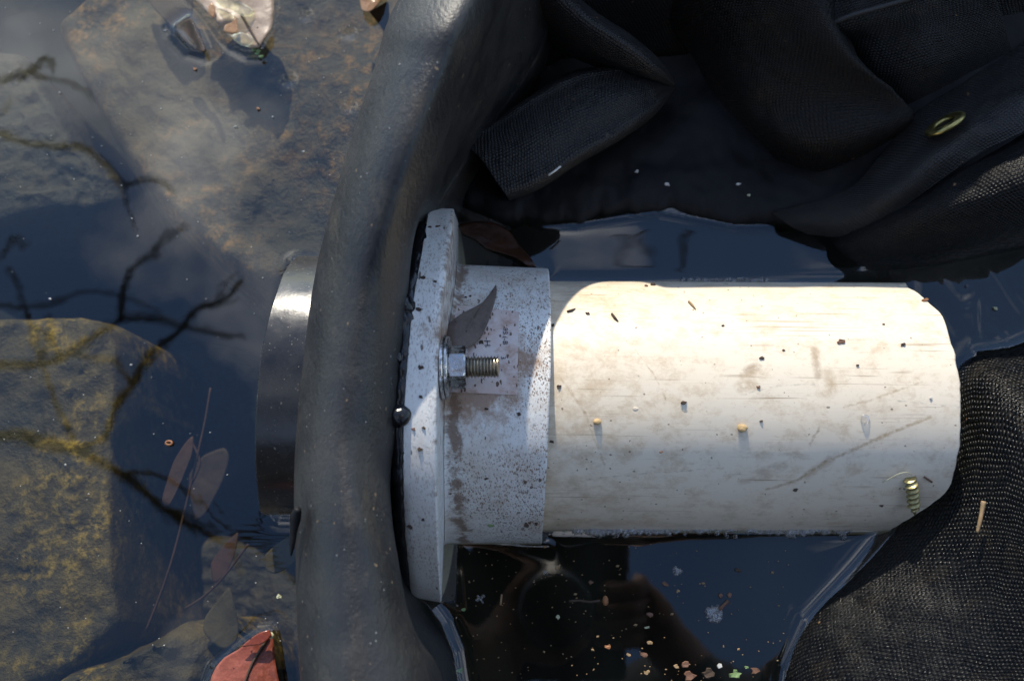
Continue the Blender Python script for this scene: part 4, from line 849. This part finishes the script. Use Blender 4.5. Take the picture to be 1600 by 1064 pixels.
# dust too fine to count
parts = []
for _ in range(190):
    u, v = random.uniform(700, 1240), random.uniform(850, 1064); p = P(u, v, .0006); s = random.uniform(.00012, .00036); a = random.random() * 6
    parts.append(([p + s * np.array([math.cos(a + i * 1.57) * (1 if i % 2 else 1.7), math.sin(a + i * 1.57), 0]) for i in range(4)] + [p + np.array([0, 0, s])], [(0, 1, 4), (1, 2, 4), (2, 3, 4), (3, 0, 4), (3, 2, 1, 0)]))
for u, v in dust_more:
    p = P(u, v, .0006); s = .0006; a = u
    parts.append(([p + s * np.array([math.cos(a + i * 1.57) * (1 if i % 2 else 1.7), math.sin(a + i * 1.57), 0]) for i in range(4)] + [p + np.array([0, 0, s])], [(0, 1, 4), (1, 2, 4), (2, 3, 4), (3, 0, 4), (3, 2, 1, 0)]))
V, F = join_vf(parts); o = mesh_obj('floating_dust', V, F, M['f_tan'], None, False); tag(o, 'fine pale dust scattered on the dark water below the pipe', 'dust', kind='stuff')
parts = []
for _ in range(260):
    u, v = random.uniform(0, 560), random.uniform(0, 1064); p = P(u, v, .0006); s = random.uniform(.00012, .00032); a = random.random() * 6
    if v > 300 and random.random() < .5: continue
    parts.append(([p + s * np.array([math.cos(a + i * 1.57) * (1 if i % 2 else 1.7), math.sin(a + i * 1.57), 0]) for i in range(4)] + [p + np.array([0, 0, s])], [(0, 1, 4), (1, 2, 4), (2, 3, 4), (3, 0, 4), (3, 2, 1, 0)]))
for u, v in dust_more2:
    p = P(u, v, .0006); s = .0006; a = u
    parts.append(([p + s * np.array([math.cos(a + i * 1.57) * (1 if i % 2 else 1.7), math.sin(a + i * 1.57), 0]) for i in range(4)] + [p + np.array([0, 0, s])], [(0, 1, 4), (1, 2, 4), (2, 3, 4), (3, 0, 4), (3, 2, 1, 0)]))
V, F = join_vf(parts); o = mesh_obj('floating_dust', V, F, M['f_white'], None, False); tag(o, 'fine pale dust scattered on the water over the stones', 'dust', kind='stuff')

# foam: many small bubbles
def dome(c, r, seg=10, rg=5):
    V, F = [], []
    for i in range(rg + 1):
        a = math.pi / 2 * i / rg + .0
        for k in range(seg): b = 2 * math.pi * k / seg; V.append(np.array(c) + r * np.array([math.cos(b) * math.sin(a), math.sin(b) * math.sin(a), math.cos(a) - .25]))
    return V, grid_faces(rg + 1, seg, True)
def foam(cu_, cv_, rpx, n, label, rmin=.0004, rmax=.0010):
    pts = []
    for _ in range(n):
        a = random.random() * 6.283; d = rpx * math.sqrt(random.random()); pts.append(dome(P(cu_ + d * math.cos(a), cv_ + d * math.sin(a), .0002), random.uniform(rmin, rmax)))
    if rpx > 10: pts.append(dome(P(cu_ + 1, cv_ + 3, .0010), .0018, 16, 8))
    V, F = join_vf(pts); o = mesh_obj('foam_patch', V, F, M['bubble']); tag(o, label, 'foam')
foam(1116, 959, 13, 120, 'round patch of foam bubbles with one large bubble, on the water below the pipe')
foam(1058, 892, 7.5, 40, 'small foam patch on the dark water, upper of those below the pipe', .0003, .0007)
foam(751, 936, 7, 26, 'faint bluish foam patch on the black water below the collar', .0003, .0006)
foam(853, 895, 4.5, 14, 'tiny foam patch just below the corner of the collar', .0003, .0006)
pts = []
for _ in range(620):
    u = random.choice((random.gauss(965, 45), random.gauss(1010, 60), random.uniform(900, 1330), random.gauss(1255, 30))); 
    if not 880 < u < 1340: continue
    x = P(u, 815, .004)[0]; q = wl(x, -1, PR); r = random.choice((random.uniform(.0004, .0008), random.uniform(.0006, .0015))); pts.append(dome((x, q[1] - abs(random.gauss(0, .0012)) + .0006, .0020), r))
V, F = join_vf(pts); o = mesh_obj('foam_line', V, F, M['bubble']); tag(o, 'line of small bubbles along the waterline under the cream pipe', 'foam', kind='stuff')
pts = []
for _ in range(110):
    u = random.uniform(1060, 1205); x = P(u, 437, .004)[0]; q = wl(x, 1, PR); y = q[1] + random.uniform(.0005, .0035); pts.append(dome((x, y, .0008), random.uniform(.0004, .0010)))
V, F = join_vf(pts); o = mesh_obj('foam_line', V, F, M['bubble']); tag(o, 'row of white foam bubbles along the upper waterline of the cream pipe', 'foam', kind='stuff')

# ------------------------------------------------------------------ what the water mirrors: a bare tree, the photographer
def mir(u, v, h):
    """point at height h that the still water mirrors to pixel (u, v)"""
    p = P(u, v, 0); d = p - np.array([0, 0, H]); d[2] *= -1; return p + d * (h / d[2])
tree = empty('bare_tree', (-6.2, 1.2, 0)); tag(tree, 'leafless tree leaning over the water, seen as dark mirrored branches over the stones', 'tree')
hb = 3.6
tube('trunk', [(-6.4, 1.0, -.3), (-6.2, 1.05, 1.2), (-5.6, .9, 2.4), (-4.6, .75, 3.1), tuple(mir(-260, 660, 3.5))], [.22, .17, .13, .10, .065], M['bark'], tree, 12, 40)
br = [([(-260, 660), (0, 678), (60, 690), (120, 702), (190, 742), (250, 792), (330, 836), (390, 850), (440, 842)], 24, 8), ([(120, 702), (90, 640), (60, 560), (46, 500), (30, 460)], 10, 5),
      ([(-200, 600), (0, 572), (92, 556), (140, 528), (185, 497), (240, 496), (290, 508), (350, 520), (385, 522)], 17, 6), ([(185, 497), (192, 452), (205, 420), (240, 398), (258, 372), (290, 350)], 13, 5), ([(92, 556), (74, 530), (50, 508), (34, 490)], 11, 5),
      ([(62, 552), (75, 520), (72, 490)], 8, 4), ([(385, 440), (355, 464), (310, 480), (285, 508), (262, 530), (225, 566), (208, 606), (180, 640)], 10, 14), ([(208, 606), (195, 580), (170, 560), (115, 548)], 8, 6), ([(208, 606), (180, 650), (165, 690), (120, 702)], 11, 10),
      ([(-60, 482), (40, 478), (90, 468), (150, 456), (200, 466), (250, 486)], 8, 4), ([(-80, 150), (0, 130), (44, 115), (78, 88), (86, 110)], 13, 8), ([(44, 115), (90, 125), (130, 140), (144, 158)], 9, 4), ([(-120, 200), (0, 215), (60, 226), (130, 236), (165, 258), (190, 288), (240, 282), (275, 300)], 14, 6),
      ([(190, 288), (200, 330), (215, 360)], 6, 3), ([(0, 215), (-2, 180), (20, 150)], 7, 3), ([(190, 742), (240, 740), (300, 770), (340, 800), (420, 880), (500, 930)], 9, 6), ([(250, 792), (300, 806), (360, 850), (380, 900)], 8, 4),
      ([(0, 400), (20, 370), (34, 388), (50, 384)], 6, 3), ([(14, 420), (30, 450), (36, 480)], 7, 3), ([(340, 470), (355, 440), (372, 424)], 5, 3), ([(1060, 420), (1065, 390), (1058, 360), (1075, 330)], 7, 4), ([(1020, 390), (990, 385), (960, 395)], 5, 3)]
kk = math.sqrt((hb + H) ** 2) / FPX
for i, (pts, w0, w1) in enumerate(br):
    h0 = hb + .35 * math.sin(i * 2.3); P3 = [mir(u, v, hb + .15 * math.sin(u * .01 + v * .013)) for u, v in pts]
    tube('branch', P3, np.linspace(w0, w1, len(pts)) * kk * .5, M['bark'], tree, 8, 40)

# the photographer, bending over the water with the camera held out
B0 = Vector((0, 0, H)); back = Vector(W[2]); rt = Vector(W[0]); upv = Vector(W[1])
def box_bm(c, sx_, sy_, sz_, bev=.006):
    bm = bmesh.new(); bmesh.ops.create_cube(bm, size=1)
    for v in bm.verts: v.co = Vector((v.co.x * sx_, v.co.y * sy_, v.co.z * sz_))
    bmesh.ops.bevel(bm, geom=bm.edges[:], offset=bev, segments=3, affect='EDGES', profile=.6)
    for v in bm.verts: v.co = Vector(c) + rt * v.co.x + upv * v.co.y + back * v.co.z
    return bm
cm = empty('photo_camera', B0 + back * .06); tag(cm, 'black hand camera held over the water by the photographer', 'camera')
bm_obj('body', box_bm(B0 + back * .082 - upv * .018 - rt * .006, .146, .122, .056), M['camblack'], cm)
bm_obj('viewfinder_hump', box_bm(B0 + back * .080 + upv * .052, .052, .026, .044, .007), M['camblack'], cm)
bm_obj('grip', box_bm(B0 + back * .068 + rt * .056, .026, .080, .030, .008), M['camblack'], cm)
tube('lens', [B0 + back * .006, B0 + back * .012, B0 + back * .030, B0 + back * .034, B0 + back * .058], [.029, .033, .033, .031, .032], M['camblack'], cm, 40)
pj = {}; pe_ = []; pr_ = {}
def J(n, p, r, par=None): pj[n] = Vector(p); pr_[n] = r; (pe_.append((par, n)) if par else None)
J('pelvis', (.10, -.80, .26), .135); J('waist', (.11, -.64, .42), .125, 'pelvis'); J('chest', (.12, -.46, .55), .14, 'waist'); J('neckbase', (.13, -.33, .63), .075, 'chest'); J('neck', (.135, -.26, .655), .055, 'neckbase')
J('jaw', (.14, -.20, .645), .066, 'neck'); J('head', (.14, -.15, .675), .088, 'jaw'); J('crown', (.14, -.10, .715), .070, 'head'); J('nose', (.14, -.095, .605), .014, 'jaw')
for sd, sg in (('l', -1), ('r', 1)):
    x0 = .125
    J(sd + 'sh', (x0 + sg * .185, -.40, .57), .062, 'chest')
    el = (-.215, -.22, .47) if sd == 'l' else (.36, -.17, .45); wr = (-.085, -.075, .445) if sd == 'l' else (.145, -.085, .49)
    J(sd + 'el', el, .046, sd + 'sh'); J(sd + 'wr', wr, .029, sd + 'el')
    c = B0 + back * .040 - rt * .040 - upv * .028 if sd == 'l' else B0 + back * .070 + rt * .082 - upv * .012
    J(sd + 'palm', c, .021, sd + 'wr')
    for k in range(4):
        if sd == 'l':
            a = c - upv * (.010 + .001 * k) + back * (-.018 + .013 * k) + rt * .010; b = a + rt * .026 - upv * .007; d = b + rt * .024 + upv * .012; e_ = d + rt * .008 + upv * .016
        else:
            a = c + upv * (-.020 + .014 * k) - back * .016 - rt * .004; b = a - back * .020 - rt * .008; d = b - rt * .020 - back * .002; e_ = d - rt * .014 + back * .008
        f = (1.0, 1.08, 1.0, .85)[k]
        J(f'{sd}f{k}a', a, .0095, sd + 'palm'); J(f'{sd}f{k}b', a + (b - a) * f, .0090, f'{sd}f{k}a'); J(f'{sd}f{k}c', a + (d - a) * f, .0082, f'{sd}f{k}b'); J(f'{sd}f{k}d', a + (e_ - a) * f, .0070, f'{sd}f{k}c')
    if sd == 'l': a = c + upv * .022 + back * .004; b = a + upv * .022 + rt * .010; d = b + rt * .020 + upv * .010
    else: a = c + back * .024 - rt * .004; b = a + back * .012 - rt * .020 + upv * .010; d = b - rt * .022 + upv * .012
    J(sd + 'th1', a, .0120, sd + 'palm'); J(sd + 'th2', b, .0105, sd + 'th1'); J(sd + 'th3', d, .0085, sd + 'th2')
    J(sd + 'hip', (x0 - .02 + sg * .10, -.80, .22), .095, 'pelvis'); J(sd + 'knee', (x0 + sg * .17, -.55, .02), .062, sd + 'hip'); J(sd + 'ankle', (x0 + sg * .15, -.95, -.03), .042, sd + 'knee'); J(sd + 'toe', (x0 + sg * .16, -1.08, -.10), .034, sd + 'ankle')
nm = list(pj); me = bpy.data.meshes.new('person'); me.from_pydata([tuple(pj[n]) for n in nm], [(nm.index(a), nm.index(b)) for a, b in pe_], [])
tmp = bpy.data.objects.new('person', me); col.objects.link(tmp); sk = tmp.modifiers.new('skin', 'SKIN'); sk.use_smooth_shade = True; tmp.modifiers.new('sub', 'SUBSURF').levels = 2
for i, n in enumerate(nm): me.skin_vertices[0].data[i].radius = (pr_[n], pr_[n]); me.skin_vertices[0].data[i].use_root = (n == 'pelvis')
m2 = bpy.data.meshes.new_from_object(tmp.evaluated_get(bpy.context.evaluated_depsgraph_get())); bpy.data.objects.remove(tmp)
per = bpy.data.objects.new('person', m2); col.objects.link(per); m2.materials.clear(); m2.materials.append(M['jacket']); m2.materials.append(M['skin'])
hands = [pj['lpalm'], pj['rpalm']]
for p in m2.polygons:
    c = p.center
    p.material_index = 1 if (min((c - h).length for h in hands) < .072 or (c - (pj['jaw'] * .5 + pj['head'] * .5)).length < .12) else 0; p.use_smooth = True
tag(per, 'photographer in a dark jacket kneeling at the water and holding a camera out over it', 'person')
blob('knitted_cap', M['jacket'], per, (.14, -.135, .715), (.098, .100, .082), 5, 4, .04)
blob('eye', M['f_white'], per, (.108, -.088, .645), (.012, .008, .010), 1, 2, 0); blob('eye', M['f_white'], per, (.172, -.088, .645), (.012, .008, .010), 1, 2, 0)
